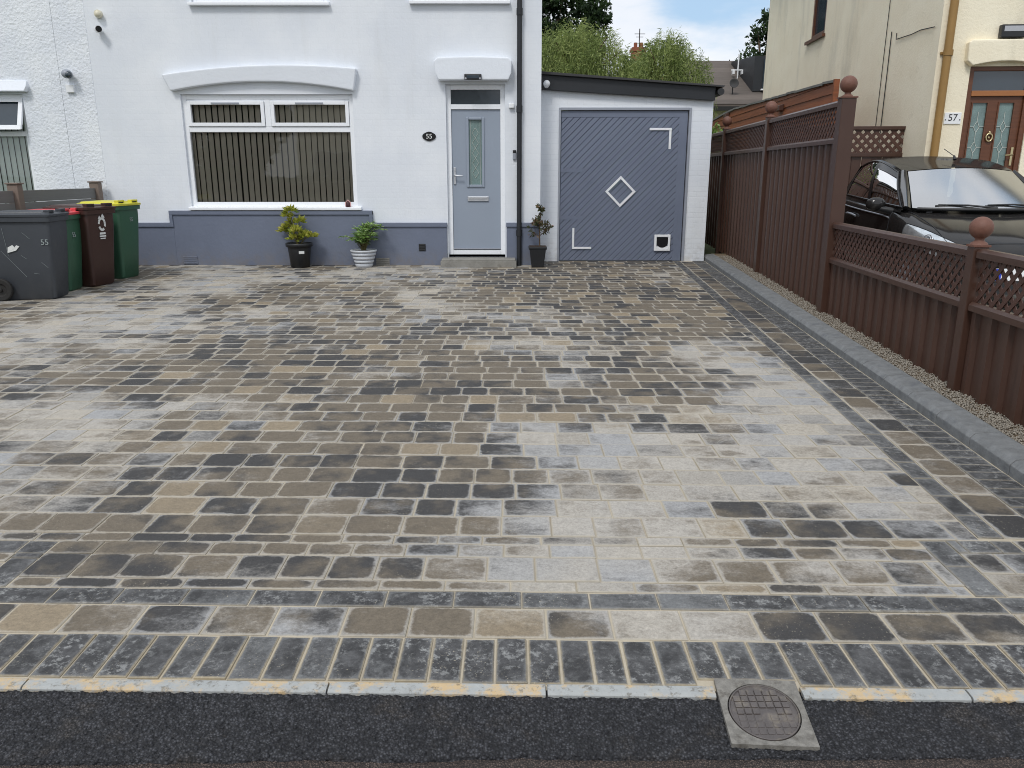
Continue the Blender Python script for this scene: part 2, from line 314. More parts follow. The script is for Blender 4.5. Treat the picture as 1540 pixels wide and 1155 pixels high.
class MB:
    def __init__(s):
        s.v = []; s.f = []; s.sm = []; s.mi = []; s.tint = []
        s.cur = 0
    def add(s, vs, fs, smooth=False, tint=None):
        b = len(s.v); s.v += [tuple(v) for v in vs]
        for f in fs:
            s.f.append(tuple(i + b for i in f)); s.sm.append(smooth); s.mi.append(s.cur); s.tint.append(tint)
        return s
    def mat(s, i): s.cur = i; return s
    def box(s, x0, x1, y0, y1, z0, z1):
        vs = [(x, y, z) for z in (z0, z1) for y in (y0, y1) for x in (x0, x1)]
        return s.add(vs, [(0, 2, 3, 1), (4, 5, 7, 6), (0, 1, 5, 4), (2, 6, 7, 3), (0, 4, 6, 2), (1, 3, 7, 5)])
    def hexa(s, b, t):           # bottom ring of 4, top ring of 4 (counter-clockwise seen from above)
        return s.add(list(b) + list(t), [(3, 2, 1, 0), (4, 5, 6, 7)] + [(i, (i + 1) % 4, 4 + (i + 1) % 4, 4 + i) for i in range(4)])
    def obox(s, o, ax, ay, az):  # corner + three edge vectors
        o, ax, ay, az = map(Vector, (o, ax, ay, az))
        return s.hexa([o, o + ax, o + ax + ay, o + ay], [o + az, o + ax + az, o + ax + ay + az, o + ay + az])
    def quad(s, a, b, c, d, smooth=False, tint=None): return s.add([a, b, c, d], [(0, 1, 2, 3)], smooth, tint)
    def prism(s, pts, d):        # polygon (3d points) pushed along vector d
        n = len(pts); d = Vector(d); p = [Vector(q) for q in pts]
        return s.add(p + [q + d for q in p], [tuple(range(n))[::-1], tuple(range(n, 2 * n))] + [(i, (i + 1) % n, n + (i + 1) % n, n + i) for i in range(n)])
    def tube(s, pts, r, n=8, cap=True):
        P = [Vector(p) for p in pts]; vs = []; fs = []
        rs = r if isinstance(r, (list, tuple)) else [r] * len(P)
        up = None
        for i, p in enumerate(P):
            t = (P[min(i + 1, len(P) - 1)] - P[max(i - 1, 0)]).normalized()
            if up is None: up = t.orthogonal().normalized()
            up = (up - t * up.dot(t)); up = up.normalized() if up.length > 1e-6 else t.orthogonal().normalized()
            w = t.cross(up)
            for k in range(n):
                a = 2 * math.pi * k / n; vs.append(p + (up * math.cos(a) + w * math.sin(a)) * rs[i])
        for i in range(len(P) - 1):
            for k in range(n): fs.append((i * n + k, i * n + (k + 1) % n, (i + 1) * n + (k + 1) % n, (i + 1) * n + k))
        b = len(s.v); s.add(vs, fs, True)
        if cap: s.add([s.v[b + k] for k in range(n)], [tuple(range(n))[::-1]]); s.add([s.v[b + (len(P) - 1) * n + k] for k in range(n)], [tuple(range(n))])
        return s
    def lathe(s, prof, c, n=28, smooth=True, sy=1., square=0.):
        c = Vector(c); vs = []; fs = []
        for r, z in prof:
            for k in range(n):
                a = 2 * math.pi * k / n; q = 1.
                if square: q = 1. / max(abs(math.cos(a)), abs(math.sin(a))) ** square
                vs.append(c + Vector((r * q * math.cos(a), r * q * math.sin(a) * sy, z)))
        for i in range(len(prof) - 1):
            for k in range(n): fs.append((i * n + k, i * n + (k + 1) % n, (i + 1) * n + (k + 1) % n, (i + 1) * n + k))
        s.add(vs, fs, smooth)
        b = len(s.v) - len(vs)
        s.add([s.v[b + k] for k in range(n)], [tuple(range(n))[::-1]]); s.add([s.v[len(s.v) - n - n + k] for k in range(n)], [tuple(range(n))])
        return s
    def ball(s, c, r, n=20, m=12, sc=(1, 1, 1)):
        c = Vector(c); prof = [(max(1e-4, math.sin(math.pi * i / m)) * r, -math.cos(math.pi * i / m) * r) for i in range(m + 1)]
        vs = []; fs = []
        for rr, z in prof:
            for k in range(n):
                a = 2 * math.pi * k / n; vs.append(c + Vector((rr * math.cos(a) * sc[0], rr * math.sin(a) * sc[1], z * sc[2])))
        for i in range(m):
            for k in range(n): fs.append((i * n + k, i * n + (k + 1) % n, (i + 1) * n + (k + 1) % n, (i + 1) * n + k))
        return s.add(vs, fs, True)
    def grid(s, fn, nu, nv, smooth=True):
        vs = [fn(u / nu, v / nv) for v in range(nv + 1) for u in range(nu + 1)]
        return s.add(vs, [(v * (nu + 1) + u, v * (nu + 1) + u + 1, (v + 1) * (nu + 1) + u + 1, (v + 1) * (nu + 1) + u) for v in range(nv) for u in range(nu)], smooth)
    def build(s, name, mats, parent=None, bevel=0., local=False, seg=2):
        me = bpy.data.meshes.new(name)
        off = Vector((0, 0, 0)) if (parent is None or local) else origin(parent)
        me.from_pydata([tuple(Vector(v) - off) for v in s.v], [], s.f)
        me.polygons.foreach_set('use_smooth', s.sm); me.polygons.foreach_set('material_index', s.mi)
        if any(t is not None for t in s.tint):
            a = me.attributes.new('tint', 'FLOAT', 'FACE'); a.data.foreach_set('value', [t or 0. for t in s.tint])
        for m in (mats if isinstance(mats, (list, tuple)) else [mats]): me.materials.append(M[m])
        if bevel:
            bm = bmesh.new(); bm.from_mesh(me)
            bmesh.ops.remove_doubles(bm, verts=bm.verts, dist=1e-5)
            es = [e for e in bm.edges if len(e.link_faces) == 2 and e.calc_face_angle(0) > .6 and not (e.link_faces[0].smooth and e.link_faces[1].smooth)]
            if es: bmesh.ops.bevel(bm, geom=es, offset=bevel, segments=seg, affect='EDGES', profile=.6)
            bm.normal_update(); bm.to_mesh(me); bm.free()
        me.validate(); me.update()
        o = bpy.data.objects.new(name, me); COL.objects.link(o)
        if parent: o.parent = parent
        return o

def tag(o, label=None, cat=None, group=None, kind=None):
    if label: o['label'] = label
    if cat: o['category'] = cat
    if group: o['group'] = group
    if kind: o['kind'] = kind
    return o
def thing(name, loc, label, cat, group=None, rz=0.):
    o = bpy.data.objects.new(name, None); COL.objects.link(o)
    o.location = loc; o.rotation_euler = (0, 0, rz); o.empty_display_size = .1
    return tag(o, label, cat, group)
def copy_tree(o, parent=None):
    c = o.copy(); COL.objects.link(c)
    if parent: c.parent = parent
    for ch in [x for x in bpy.data.objects if x.parent == o]: copy_tree(ch, c)
    return c
def text(txt, size, name, mat, parent, center, right=(1, 0, 0), up=(0, 0, 1), depth=.003, local=False):
    cu = bpy.data.curves.new('t', 'FONT'); cu.body = txt; cu.size = size; cu.extrude = depth; cu.align_x = 'CENTER'; cu.align_y = 'CENTER'
    o = bpy.data.objects.new('t', cu); COL.objects.link(o)
    me = bpy.data.meshes.new_from_object(o.evaluated_get(bpy.context.evaluated_depsgraph_get()))
    bpy.data.objects.remove(o); bpy.data.curves.remove(cu)
    r, u = Vector(right).normalized(), Vector(up).normalized(); n = r.cross(u)
    c = Vector(center) - (Vector((0, 0, 0)) if local else origin(parent))
    me.transform(Matrix(((r.x, u.x, n.x, c.x), (r.y, u.y, n.y, c.y), (r.z, u.z, n.z, c.z), (0, 0, 0, 1))))
    me.materials.clear(); me.materials.append(M[mat])
    me.name = name
    ob = bpy.data.objects.new(name, me); COL.objects.link(ob); ob.parent = parent
    return ob

def holed(mb, x0, x1, z0, z1, holes, y, depth, top=None):
    """wall sheet facing -y with openings and their reveals; top(x) gives a sloping top"""
    xs = sorted({x0, x1, *[h[0] for h in holes], *[h[1] for h in holes]}); zs = sorted({z0, z1, *[h[2] for h in holes], *[h[3] for h in holes]})
    for i in range(len(xs) - 1):
        for j in range(len(zs) - 1):
            xa, xb, za, zb = xs[i], xs[i + 1], zs[j], zs[j + 1]
            if any(xa >= h[0] - 1e-6 and xb <= h[1] + 1e-6 and za >= h[2] - 1e-6 and zb <= h[3] + 1e-6 for h in holes): continue
            ta = tb = zb
            if top and j == len(zs) - 2: ta, tb = top(xa), top(xb)
            mb.quad((xa, y, za), (xb, y, za), (xb, y, tb), (xa, y, ta))
    for a, b, c, d in holes:
        mb.quad((a, y, c), (a, y, d), (a, y + depth, d), (a, y + depth, c)); mb.quad((b, y, d), (b, y, c), (b, y + depth, c), (b, y + depth, d))
        mb.quad((a, y, d), (b, y, d), (b, y + depth, d), (a, y + depth, d)); mb.quad((b, y, c), (a, y, c), (a, y + depth, c), (b, y + depth, c))
    return mb

def frame_bars(mb, x0, x1, z0, z1, w, y0, y1):
    mb.box(x0, x0 + w, y0, y1, z0, z1); mb.box(x1 - w, x1, y0, y1, z0, z1)
    mb.box(x0 + w, x1 - w, y0 + .001, y1, z0, z0 + w); mb.box(x0 + w, x1 - w, y0 + .001, y1, z1 - w, z1)
    return mb

# ------------------------------------------------------------------ ground
def sheet(name, mat, x0, x1, ys, zf, nx=1, kind='structure'):
    mb = MB(); xs = [x0 + (x1 - x0) * i / nx for i in range(nx + 1)]
    vs = [(x, y, zf(x, y)) for y in ys for x in xs]; n = nx + 1
    mb.add(vs, [(j * n + i, j * n + i + 1, (j + 1) * n + i + 1, (j + 1) * n + i) for j in range(len(ys) - 1) for i in range(nx)])
    return tag(mb.build(name, mat), kind=kind)
sheet('ground', 'grasscol', -300, 300, [-300, -40, -6, 0, 6, 12, 16, 40, 300], lambda x, y: (-.20 if y < -3 else g(min(y, 16)) - .05))
sheet('road', 'road', -120, 120, [-9., -3.2, -1.2], lambda x, y: -.09)
sheet('far_pavement', 'oldtar', -60, 60, [-11.2, -9.1], lambda x, y: -.02)
# near footway: old brown surface, then the new black strip against the drive
sheet('footway', 'oldtar', -14, 14, [-1.2, 0., 1., 2.02], lambda x, y: g(y) - .012)
mb = MB(); NXT, NYT = 1560, 56; vs = []
for j in range(NYT + 1):
    for i in range(NXT + 1):
        x = -5.2 + 9.2 * i / NXT
        ya = 1.752 + .010 * noise.noise((x * 3.1, 1.7, 0)) + .008 * noise.noise((x * 14, 5.2, 0)) - .02 * min(1.4, max(0, -x - .6)) * .9 + .010 * max(0., min(1., (x + .3)))
        yb = 2.040 - .02 * x
        t = j / NYT; y = ya + (yb - ya) * t
        h = .006 * noise.noise((x * 58, y * 58, 0)) + .005 * noise.noise((x * 120, y * 120, 3)) + .003 * noise.noise((x * 9, y * 9, 6))
        vs.append((x, y, g(y) - .004 + h - (.010 if j == 0 else 0)))
mb.add(vs, [(j * (NXT + 1) + i, j * (NXT + 1) + i + 1, (j + 1) * (NXT + 1) + i + 1, (j + 1) * (NXT + 1) + i) for j in range(NYT) for i in range(NXT)], True)
tag(mb.build('new_tarmac_footway', 'tarmac'), kind='structure')

# pale concrete edging between footway and drive, interrupted by the inspection cover
mb = MB()
def edgeline(x): return 2.055 - .018 * x
for xa, xb in ((-6.04, -5.13), (-5.125, -4.22), (-4.215, -3.305), (-3.3, -2.39), (-2.385, -1.475), (-1.47, -.555), (-.55, .10), (.106, .604), (.862, 1.35), (1.356, 2.26), (2.266, 3.18), (3.186, 4.)):
    ya, yb = edgeline(xa), edgeline(xb); w = .048
    prof = [(-.002, -.05), (-.002, .002), (.006, .007), (.040, .008), (w, .004), (w, -.05)]
    n = len(prof)
    A = [(xa, ya - w + t, g(ya) + z) for t, z in prof]; B = [(xb, yb - w + t, g(yb) + z) for t, z in prof]
    mb.add(A + B, [(i, n + i, n + i + 1, i + 1) for i in range(n - 1)] + [tuple(range(n)), tuple(range(2 * n - 1, n - 1, -1))])
tag(mb.build('edging_kerb', 'edge', bevel=.002), kind='structure')

# ------------------------------------------------------------------ block paving
def clip(poly, a, b, c):
    out = []
    for i in range(len(poly)):
        p, q = poly[i - 1], poly[i]; dp, dq = a * p[0] + b * p[1] - c, a * q[0] + b * q[1] - c
        if dp <= 0 and dq > 0 or dp > 0 and dq <= 0:
            t = dp / (dp - dq); out.append((p[0] + (q[0] - p[0]) * t, p[1] + (q[1] - p[1]) * t))
        if dq <= 0: out.append(q)
    return out
def inset(poly, d):
    res = poly; n = len(poly)
    for i in range(n):
        p, q = poly[i], poly[(i + 1) % n]; ex, ey = q[0] - p[0], q[1] - p[1]; L = math.hypot(ex, ey)
        if L < 1e-6: continue
        nx, ny = ey / L, -ex / L            # outward for counter-clockwise
        res = clip(res, nx, ny, nx * p[0] + ny * p[1] - d)
        if len(res) < 3: return []
    return res
SH = .020
def fw(x, w): return (x, w - SH * x)
BX, BY, SL = 1.953, 2.97, .0586
LN = math.hypot(SL, 1); DX, DY = SL / LN, 1 / LN      # direction of the side border
def fs_(s, t): return (BX + s * DX + t * DY, BY + s * DY - t * DX)
BLOBS = [  # where the drive has dried pale (+) or lies dark (-): x, y, sx, sy, amount
 (1.25, 3.35, .85, .75, .75), (1.9, 4.4, .45, .8, .75), (.2, 4.3, .4, .3, .35), (.7, 4.0, .25, .25, .4), (-2.75, 4.2, .45, .8, .75), (-1.6, 4.9, .6, .25, .5), (-3.9, 7.0, 1.1, 1.4, .45),
 (-2.6, 10.7, 1.3, .8, .6), (1.5, 2.7, .3, .15, .3), (-.25, 3.95, .55, .35, -.45), (-2.7, 5.3, .5, .3, -.6), (-.55, 5.3, .4, .3, -.55), (-1.25, 2.85, .9, .5, -.6), (-1.2, 3.5, .8, .4, -.3), (1.09, 5.4, .4, .3, -.3),
 (.3, 9.2, 2.2, 1.5, -.28), (-1.0, 5.7, .3, .25, .5), (0, 7.9, .6, .3, .5), (-1.3, 4.3, .25, .2, .35), (1.35, 3.02, .28, .1, -.75), (-4.4, 9.2, 1.2, 1.2, .35), (.6, 6.5, .8, .4, .2), (-.6, 7.0, .5, .4, -.25), (1.6, 6.6, .5, .5, .15), (.25, 2.72, .5, .2, .25), (-1.75, 2.9, .4, .3, -.25)]
def dryness(x, y):
    d = .40 + .50 * noise.noise((x * .55, y * .42, 2.2)) + .3 * noise.noise((x * 1.5, y * 1.1, 9.1))
    for bx, by, sx, sy, a in BLOBS:
        e = ((x - bx) / sx) ** 2 + ((y - by) / sy) ** 2
        if e < 9: d += .72 * a * math.exp(-e * .7)
    return d
PV = dict(v=[], f=[], loc=[], half=[], tint=[], dry=[], dark=[])
def paver(poly, fmap, ctr, hx, hy, dark, joint=.002, shade=0.):
    """poly in the local frame of fmap; ctr its nominal centre there"""
    area = sum(poly[i - 1][0] * poly[i][1] - poly[i][0] * poly[i - 1][1] for i in range(len(poly))) / 2
    if area < 0: poly = poly[::-1]
    if abs(area) < .0012: return
    lo = inset(poly, joint); hi = inset(poly, joint + .004)
    if len(lo) < 3 or len(hi) != len(lo): 
        if len(hi) < 3: return
        lo = hi
    t = (R.random(), R.random(), R.random()); j = R.uniform(-.0022, .0022); tx, ty = R.uniform(-.012, .012), R.uniform(-.012, .012)
    b = len(PV['v']); n = len(lo)
    lift = {0: -.016, 1: -.003, 2: 0.}
    for k, ring in enumerate((lo, lo, hi)):
        for p in ring:
            x, y = fmap(*p)
            z = g(y) + .001 + lift[k] + j + tx * (p[0] - ctr[0]) + ty * (p[1] - ctr[1])
            PV['v'].append((x, y, z)); PV['dry'].append(dryness(x, y) - shade); PV['dark'].append(dark)
    faces = [tuple(range(b + 2 * n, b + 3 * n))]
    for r_ in (0, 1):
        for i in range(n): faces.append((b + r_ * n + i, b + r_ * n + (i + 1) % n, b + (r_ + 1) * n + (i + 1) % n, b + (r_ + 1) * n + i))
    rings = lo + lo + hi
    for f in faces:
        fl = list(f)
        PV['f'].append(tuple(fl))
        for i in fl:
            p = rings[i - b]
            PV['loc'] += [p[0] - ctr[0], p[1] - ctr[1]]; PV['half'] += [hx, hy]; PV['tint'] += [t[0], t[1], t[2], 1.]
def row(x0, x1, w0, w1, sizes, clips=(), dark=0., start=None, fixed=None, joint=.002):
    x = x0 - (R.uniform(0, .12) if start is None else start)
    while x < x1:
        L = fixed or R.choice(sizes)
        a, b = max(x, x0), min(x + L, x1)
        if b - a > .03:
            poly = [(a, w0), (b, w0), (b, w1), (a, w1)]
            for (ca, cb, cc) in clips: 
                poly = clip(poly, ca, cb, cc)
                if len(poly) < 3: break
            if len(poly) >= 3: paver(poly, fw, ((a + b) / 2, (w0 + w1) / 2), (b - a) / 2, (w1 - w0) / 2, dark, joint)
        x += L
SZ = (.185, .215, .245)
CX0, CX1 = .604, .862                                  # gap for the inspection cover
# front soldier course
x = -6.0
while x < 2.62:
    w0 = 2.064 + R.uniform(-.004, .003); bw = .1025 + R.uniform(-.0015, .0015)
    if x < CX1 and x + bw > CX0: w0 = 2.090
    paver([(x, w0), (x + bw, w0), (x + bw, 2.293), (x, 2.293)], fw, (x + bw / 2, (w0 + 2.293) / 2), bw / 2, (2.293 - w0) / 2, 1., R.uniform(.0024, .0044), .1); x += bw
row(-6.0, 2.45, 2.295, 2.476, (.225, .245), joint=.003)
row(-6.0, 2.45, 2.478, 2.586, (.245,), dark=1., joint=.0022)
# narrow front part of the drive between its two returns
row(-1.885, 1.682, 2.588, 2.660, (.215, .245))
row(-1.885, 1.690, 2.660, 2.844, SZ); row(-1.885, 1.692, 2.844, 2.950, SZ)
row(-1.999, 1.695, 2.950, 3.026, SZ)
for xa, xb, w1 in ((-2.002, -1.888, 2.842), (1.688, 1.802, 3.024)):        # dark return courses running back
    w = 2.588
    while w < w1 - .02:
        e = min(w + .215, w1); paver([(xa, w), (xb, w), (xb, e), (xa, e)], fw, ((xa + xb) / 2, (w + e) / 2), .057, (e - w) / 2, 1.); w = e
row(-6.2, -1.888, 2.844, 2.950, (.215,), dark=1.); row(-6.2, -2.0, 2.950, 3.026, SZ)
row(1.804, 2.075, 2.916, 3.024, (.135,), dark=1.)
row(-6.0, -2.004, 2.588, 2.770, (.245,)); row(-6.0, -2.004, 2.770, 2.842, (.245,))
row(1.804, 2.46, 2.588, 2.752, (.235, .245)); row(1.804, 2.46, 2.752, 2.914, (.215, .245))
row(2.078, 2.46, 2.916, 3.024, (.2,))
# the field, cut to the border line on the right
w = 3.028; k = 0
# border inner edge: x <= BX + SL*(y-BY), y = w-SH*x  ->  x*(1+SL*SH) - SL*w <= BX - SL*BY
while w < 12.6:
    row(-6.05, 3.0, w, w + .186, SZ, clips=[(1 + SL * SH, -SL, BX - SL * BY), (-SH, 1, 12.28)]); w += .186
# side border strips
def strip(t0, t1, L, dark, s0, s1, joint=.002, shade=.3):
    s = s0
    while s < s1:
        l = L * R.uniform(.99, 1.01) if L > .15 else L
        paver([(s, t0), (s, t1), (s + l, t1), (s + l, t0)], fs_, (s + l / 2, (t0 + t1) / 2), l / 2, (t1 - t0) / 2, dark, joint, shade); s += l
strip(.002, .112, .215, 1., .045, 9.2); strip(.114, .302, .225, 0., .045, 9.2); strip(.304, .496, .104, 1., -.05, 9.4, shade=.45)
me = bpy.data.meshes.new('driveway_paving'); me.from_pydata(PV['v'], [], PV['f'])
for nm in ('loc', 'half'): me.uv_layers.new(name=nm).data.foreach_set('uv', PV[nm])
me.attributes.new('tint', 'FLOAT_COLOR', 'CORNER').data.foreach_set('color', PV['tint'])
for nm in ('dry', 'dark'): me.attributes.new(nm, 'FLOAT', 'POINT').data.foreach_set('value', PV[nm])
me.materials.append(M['paver']); me.update()
dp = bpy.data.objects.new('driveway_paving', me); COL.objects.link(dp); tag(dp, kind='structure')
sheet('driveway_sand_bed', 'sand', -6.3, 3.4, [2.03 + .07 * 0, 2.5, 6, 9, 12.6], lambda x, y: g(y) - .0042)

# grey kerb blocks along the fence
def kx(y): return 2.510 + SL * (y - 3.85)
mb = MB(); y = 2.10; prof = [(0, -.06), (0, .052), (.026, .078), (.155, .092), (.172, .083), (.172, -.06)]
while y < 12.25:
    L = .40; n = len(prof); ring = []
    for yy in (y + .002, y + L - .002):
        ring += [(kx(yy) + t, yy - t * SL, g(yy) + z + R.uniform(-.001, .001)) for t, z in prof]
    mb.add(ring, [(i, i + 1, n + i + 1, n + i) for i in range(n - 1)] + [tuple(range(n))[::-1], tuple(range(n, 2 * n))]); y += L
tag(mb.build('border_kerb', 'kerb', bevel=.006), kind='structure')
def fx(y): return 2.929 + .0654 * (y - 4.98)          # line of the brown fence
mb = MB(); ys = [2.0 + .25 * i for i in range(44)]
vs = []
for yy in ys: vs += [(kx(yy) + .165, yy, g(yy) + .062), (fx(yy) + .12, yy, g(yy) + .062)]
mb.add(vs, [(2 * i, 2 * i + 1, 2 * i + 3, 2 * i + 2) for i in range(len(ys) - 1)]); tag(mb.build('gravel_bed_soil', 'soilbed'), kind='structure')
mb = MB()
for i in range(17000):
    yy = 2.2 + 10.2 * R.random() ** 1.5; a = kx(yy) + .172; b = fx(yy) + .03; xx = R.uniform(a, b); r = R.uniform(.004, .0095)
    c = Vector((xx, yy, g(yy) + .064 + R.uniform(0, .012)))
    d = [Vector((R.uniform(.6, 1.3) * r, 0, 0)), Vector((0, R.uniform(.6, 1.3) * r, 0)), Vector((0, 0, R.uniform(.5, .9) * r))]
    q = Matrix.Rotation(R.uniform(0, 6), 3, 'Z') @ Matrix.Rotation(R.uniform(-.6, .6), 3, 'X'); d = [q @ e for e in d]
    mb.add([c + d[0], c + d[1], c - d[0], c - d[1], c + d[2], c - d[2]], [(0, 1, 4), (1, 2, 4), (2, 3, 4), (3, 0, 4), (1, 0, 5), (2, 1, 5), (3, 2, 5), (0, 3, 5)], True)
tag(mb.build('gravel', 'gravel'), 'loose buff gravel between grey kerb and brown fence', 'gravel', kind='stuff')
# neighbour's drive beyond the fence
mb = MB(); ys = [1., 2.2, 5., 8., 12.16]; mb.add([q for yy in ys for q in ((2.929 + .0654 * (yy - 4.98) + .14, yy, .10 if yy < 2 else .222), (9.5, yy, .10 if yy < 2 else .222))], [(2 * i, 2 * i + 1, 2 * i + 3, 2 * i + 2) for i in range(4)])
tag(mb.build('neighbour_drive', 'concrete'), kind='structure')

# inspection cover
cv = thing('inspection_cover', (.73, 1.93, g(1.93)), 'square iron frame with round gridded inspection cover set in the tarmac edge', 'drain cover')
P4 = [(.595, 1.797), (.829, 1.784), (.857, 2.063), (.615, 2.075)]
ctr = (.7235, 1.929); rr_ = .104
def c_at(a, k): return (ctr[0] + math.cos(a) * rr_ * k * .985 + .10 * (math.sin(a) * rr_ * k) * .75, ctr[1] + math.sin(a) * rr_ * k * 1.17)
N = 64; mb = MB(); vo = []; vi = []
def edgept(a):
    # where a ray from the centre meets the square frame
    d = (math.cos(a), math.sin(a)); best = 9
    for i in range(4):
        p, q = P4[i], P4[(i + 1) % 4]; ex, ey = q[0] - p[0], q[1] - p[1]
        den = d[0] * ey - d[1] * ex
        if abs(den) < 1e-9: continue
        t = ((p[0] - ctr[0]) * ey - (p[1] - ctr[1]) * ex) / den; u = ((p[0] - ctr[0]) * d[1] - (p[1] - ctr[1]) * d[0]) / den
        if t > 0 and -1e-6 <= u <= 1 + 1e-6: best = min(best, t)
    return (ctr[0] + d[0] * best, ctr[1] + d[1] * best)
angs = sorted([2 * math.pi * k / N for k in range(N)] + [math.atan2(p[1] - ctr[1], p[0] - ctr[0]) % (2 * math.pi) for p in P4])
n = len(angs); zt = .008
vs = []
for a in angs:
    e = edgept(a); i = c_at(a, 1.)
    vs += [(e[0], e[1], g(e[1]) - .02), (e[0], e[1], g(e[1]) + zt), (i[0], i[1], g(i[1]) + zt - .001), (i[0], i[1], g(i[1]) - .012)]
mb.add(vs, [(4 * k + j, 4 * ((k + 1) % n) + j, 4 * ((k + 1) % n) + j + 1, 4 * k + j + 1) for k in range(n) for j in range(3)])
mb.build('frame', 'ironframe', cv)
mb = MB(); vs = [(ctr[0], ctr[1], g(ctr[1]) - .004)] + [(*c_at(2 * math.pi * k / N, 1.), g(c_at(2 * math.pi * k / N, 1)[1]) - .004) for k in range(N)]
mb.add(vs, [(0, 1 + k, 1 + (k + 1) % N) for k in range(N)]); mb.build('gap', 'groove', cv)
lid = MB(); vs = []
for k in range(N):
    a = 2 * math.pi * k / N
    for kk, z in ((.965, -.004), (.965, .008), (.925, .009), (.91, .0045)): q = c_at(a, kk); vs.append((*q, g(q[1]) + z))
lid.add(vs, [(4 * k + j, 4 * ((k + 1) % N) + j, 4 * ((k + 1) % N) + j + 1, 4 * k + j + 1) for k in range(N) for j in range(3)])
lid.add([(ctr[0], ctr[1], g(ctr[1]) + .0045)] + [vs[4 * k + 3] for k in range(N)], [(0, 1 + k, 1 + (k + 1) % N) for k in range(N)])
for iu in range(-4, 5):                                    # raised square pads
    for iv in range(-4, 5):
        u0, v0 = iu * .222, iv * .222
        if math.hypot(abs(u0) + .085, abs(v0) + .085) > .96 or (iu, iv) in ((0, 0), (1, 0), (0, -1)): continue
        q = []
        for du, dv in ((-.094, -.094), (.094, -.094), (.094, .094), (-.094, .094)):
            U, V = u0 + du, v0 + dv; q.append((ctr[0] + U * rr_ * .985 + .10 * V * rr_ * .75, ctr[1] + V * rr_ * 1.17))
        hgt = .0085 if iv > -1 else .0062
        lid.hexa([(x, y, g(y) + .004) for x, y in q], [(x, y, g(y) + hgt) for x, y in q])
lid.build('lid', 'iron', cv, bevel=.0008, seg=1)

# ------------------------------------------------------------------ the white house (number 55)
D = 11.84; HX0, HX1 = -6.39, .415
hs = thing('white_house', (-3., D, g(D)), 'white painted brick house with blue-grey plinth, wide window and pale front door', 'house')
WIN = (-4.72, -2.27, 1.04, 2.60); DOOR = (-.945, -.10, .30, 2.735)
UW1 = (-4.43, -2.55, 3.80, 5.05); UW2 = (-1.38, -.06, 3.82, 5.05)
mb = MB(); holed(mb, HX0, HX1, -.1, 5.4, [WIN, DOOR, UW1, UW2], D, .12)
mb.quad((HX1, D, -.1), (HX1, D + 8, -.1), (HX1, D + 8, 5.4), (HX1, D, 5.4)); mb.quad((HX0, D + 8, -.1), (HX0, D + .05, -.1), (HX0, D + .05, 5.4), (HX0, D + 8, 5.4)); mb.quad((HX1, D + 8, -.1), (HX0, D + 8, -.1), (HX0, D + 8, 5.4), (HX1, D + 8, 5.4))
mb.build('wall', 'brick', hs)
MB().prism([(HX0, D - .35, 5.35), (HX0, D + 4, 7.9), (HX0, D + 8.3, 5.35)], (HX1 - HX0 + .2, 0, 0)).build('roof', 'slate', hs)
mb = MB(); mb.box(HX0 + .05, HX1 - .05, D + 3., D + 3.1, 0, 5.3); mb.box(HX0 + .05, HX1 - .05, D + .3, D + 3., 2.85, 2.95); mb.box(HX0 + .05, HX1 - .05, D + .3, D + 3., .2, .28); mb.build('interior', 'room', hs)
# plinth in its stepped heights, each with a slightly proud cap course
mb = MB(); yp = D - .04
segs = [(HX0, -5.0, .81), (-5.0, -2.10, .985), (-2.10, -.965, .81), (-.08, .41, .81)]
for a, b, zt in segs:
    mb.box(a, b, yp, D + .02, -.1, zt - .062)
    mb.box(a - (.0 if a == HX0 else .045 if zt > .9 else .006), b + (.045 if zt > .9 else .006), yp - .02, D + .02, zt - .06, zt)
mb.box(-5.045, -4.998, yp - .019, D + .02, .75, .984); mb.box(-2.102, -2.055, yp - .019, D + .02, .75, .984)
mb.build('plinth', 'plinth', hs, bevel=.006)
# window lintel: shallow arch band
def arc(xa, za, xm, zm, xb, zb, n=14):
    out = []
    for i in range(n + 1):
        t = i / n; out.append((xa + (xb - xa) * t, (1 - t) * (1 - 2 * t) * za + 4 * t * (1 - t) * zm + t * (2 * t - 1) * zb))
    return out
lo_ = arc(-4.82, 2.635, -3.5, 2.762, -2.235, 2.640); hi_ = arc(-4.915, 2.852, -3.5, 2.975, -2.18, 2.935)
mb = MB(); n = len(lo_); yf = D - .105
vs = [(x, yf + .02, z) for x, z in lo_] + [(x, yf, z) for x, z in hi_] + [(x, D + .03, z) for x, z in lo_] + [(x, D + .03, z) for x, z in hi_]
fs = []
for i in range(n - 1): fs += [(i, i + 1, n + i + 1, n + i), (n + i, n + i + 1, 3 * n + i + 1, 3 * n + i), (i + 1, i, 2 * n + i, 2 * n + i + 1)]
fs += [(0, n, 3 * n, 2 * n), (n - 1, 3 * n - 1, 4 * n - 1, 2 * n - 1)]
mb.add(vs, fs); mb.build('lintel', 'lintel', hs, bevel=.022, seg=3)
mb = MB(); vs = [(x_, D - .14, z_) for x_, z_ in ((-1.03, 2.775), (-.05, 2.775), (-.01, 2.86), (.0, 3.03), (-.05, 3.072), (-.54, 3.085), (-1.04, 3.072), (-1.09, 3.03), (-1.07, 2.86))]
mb.prism(vs, (0, .17, 0)); mb.build('lintel', 'lintel', hs, bevel=.02, seg=3)
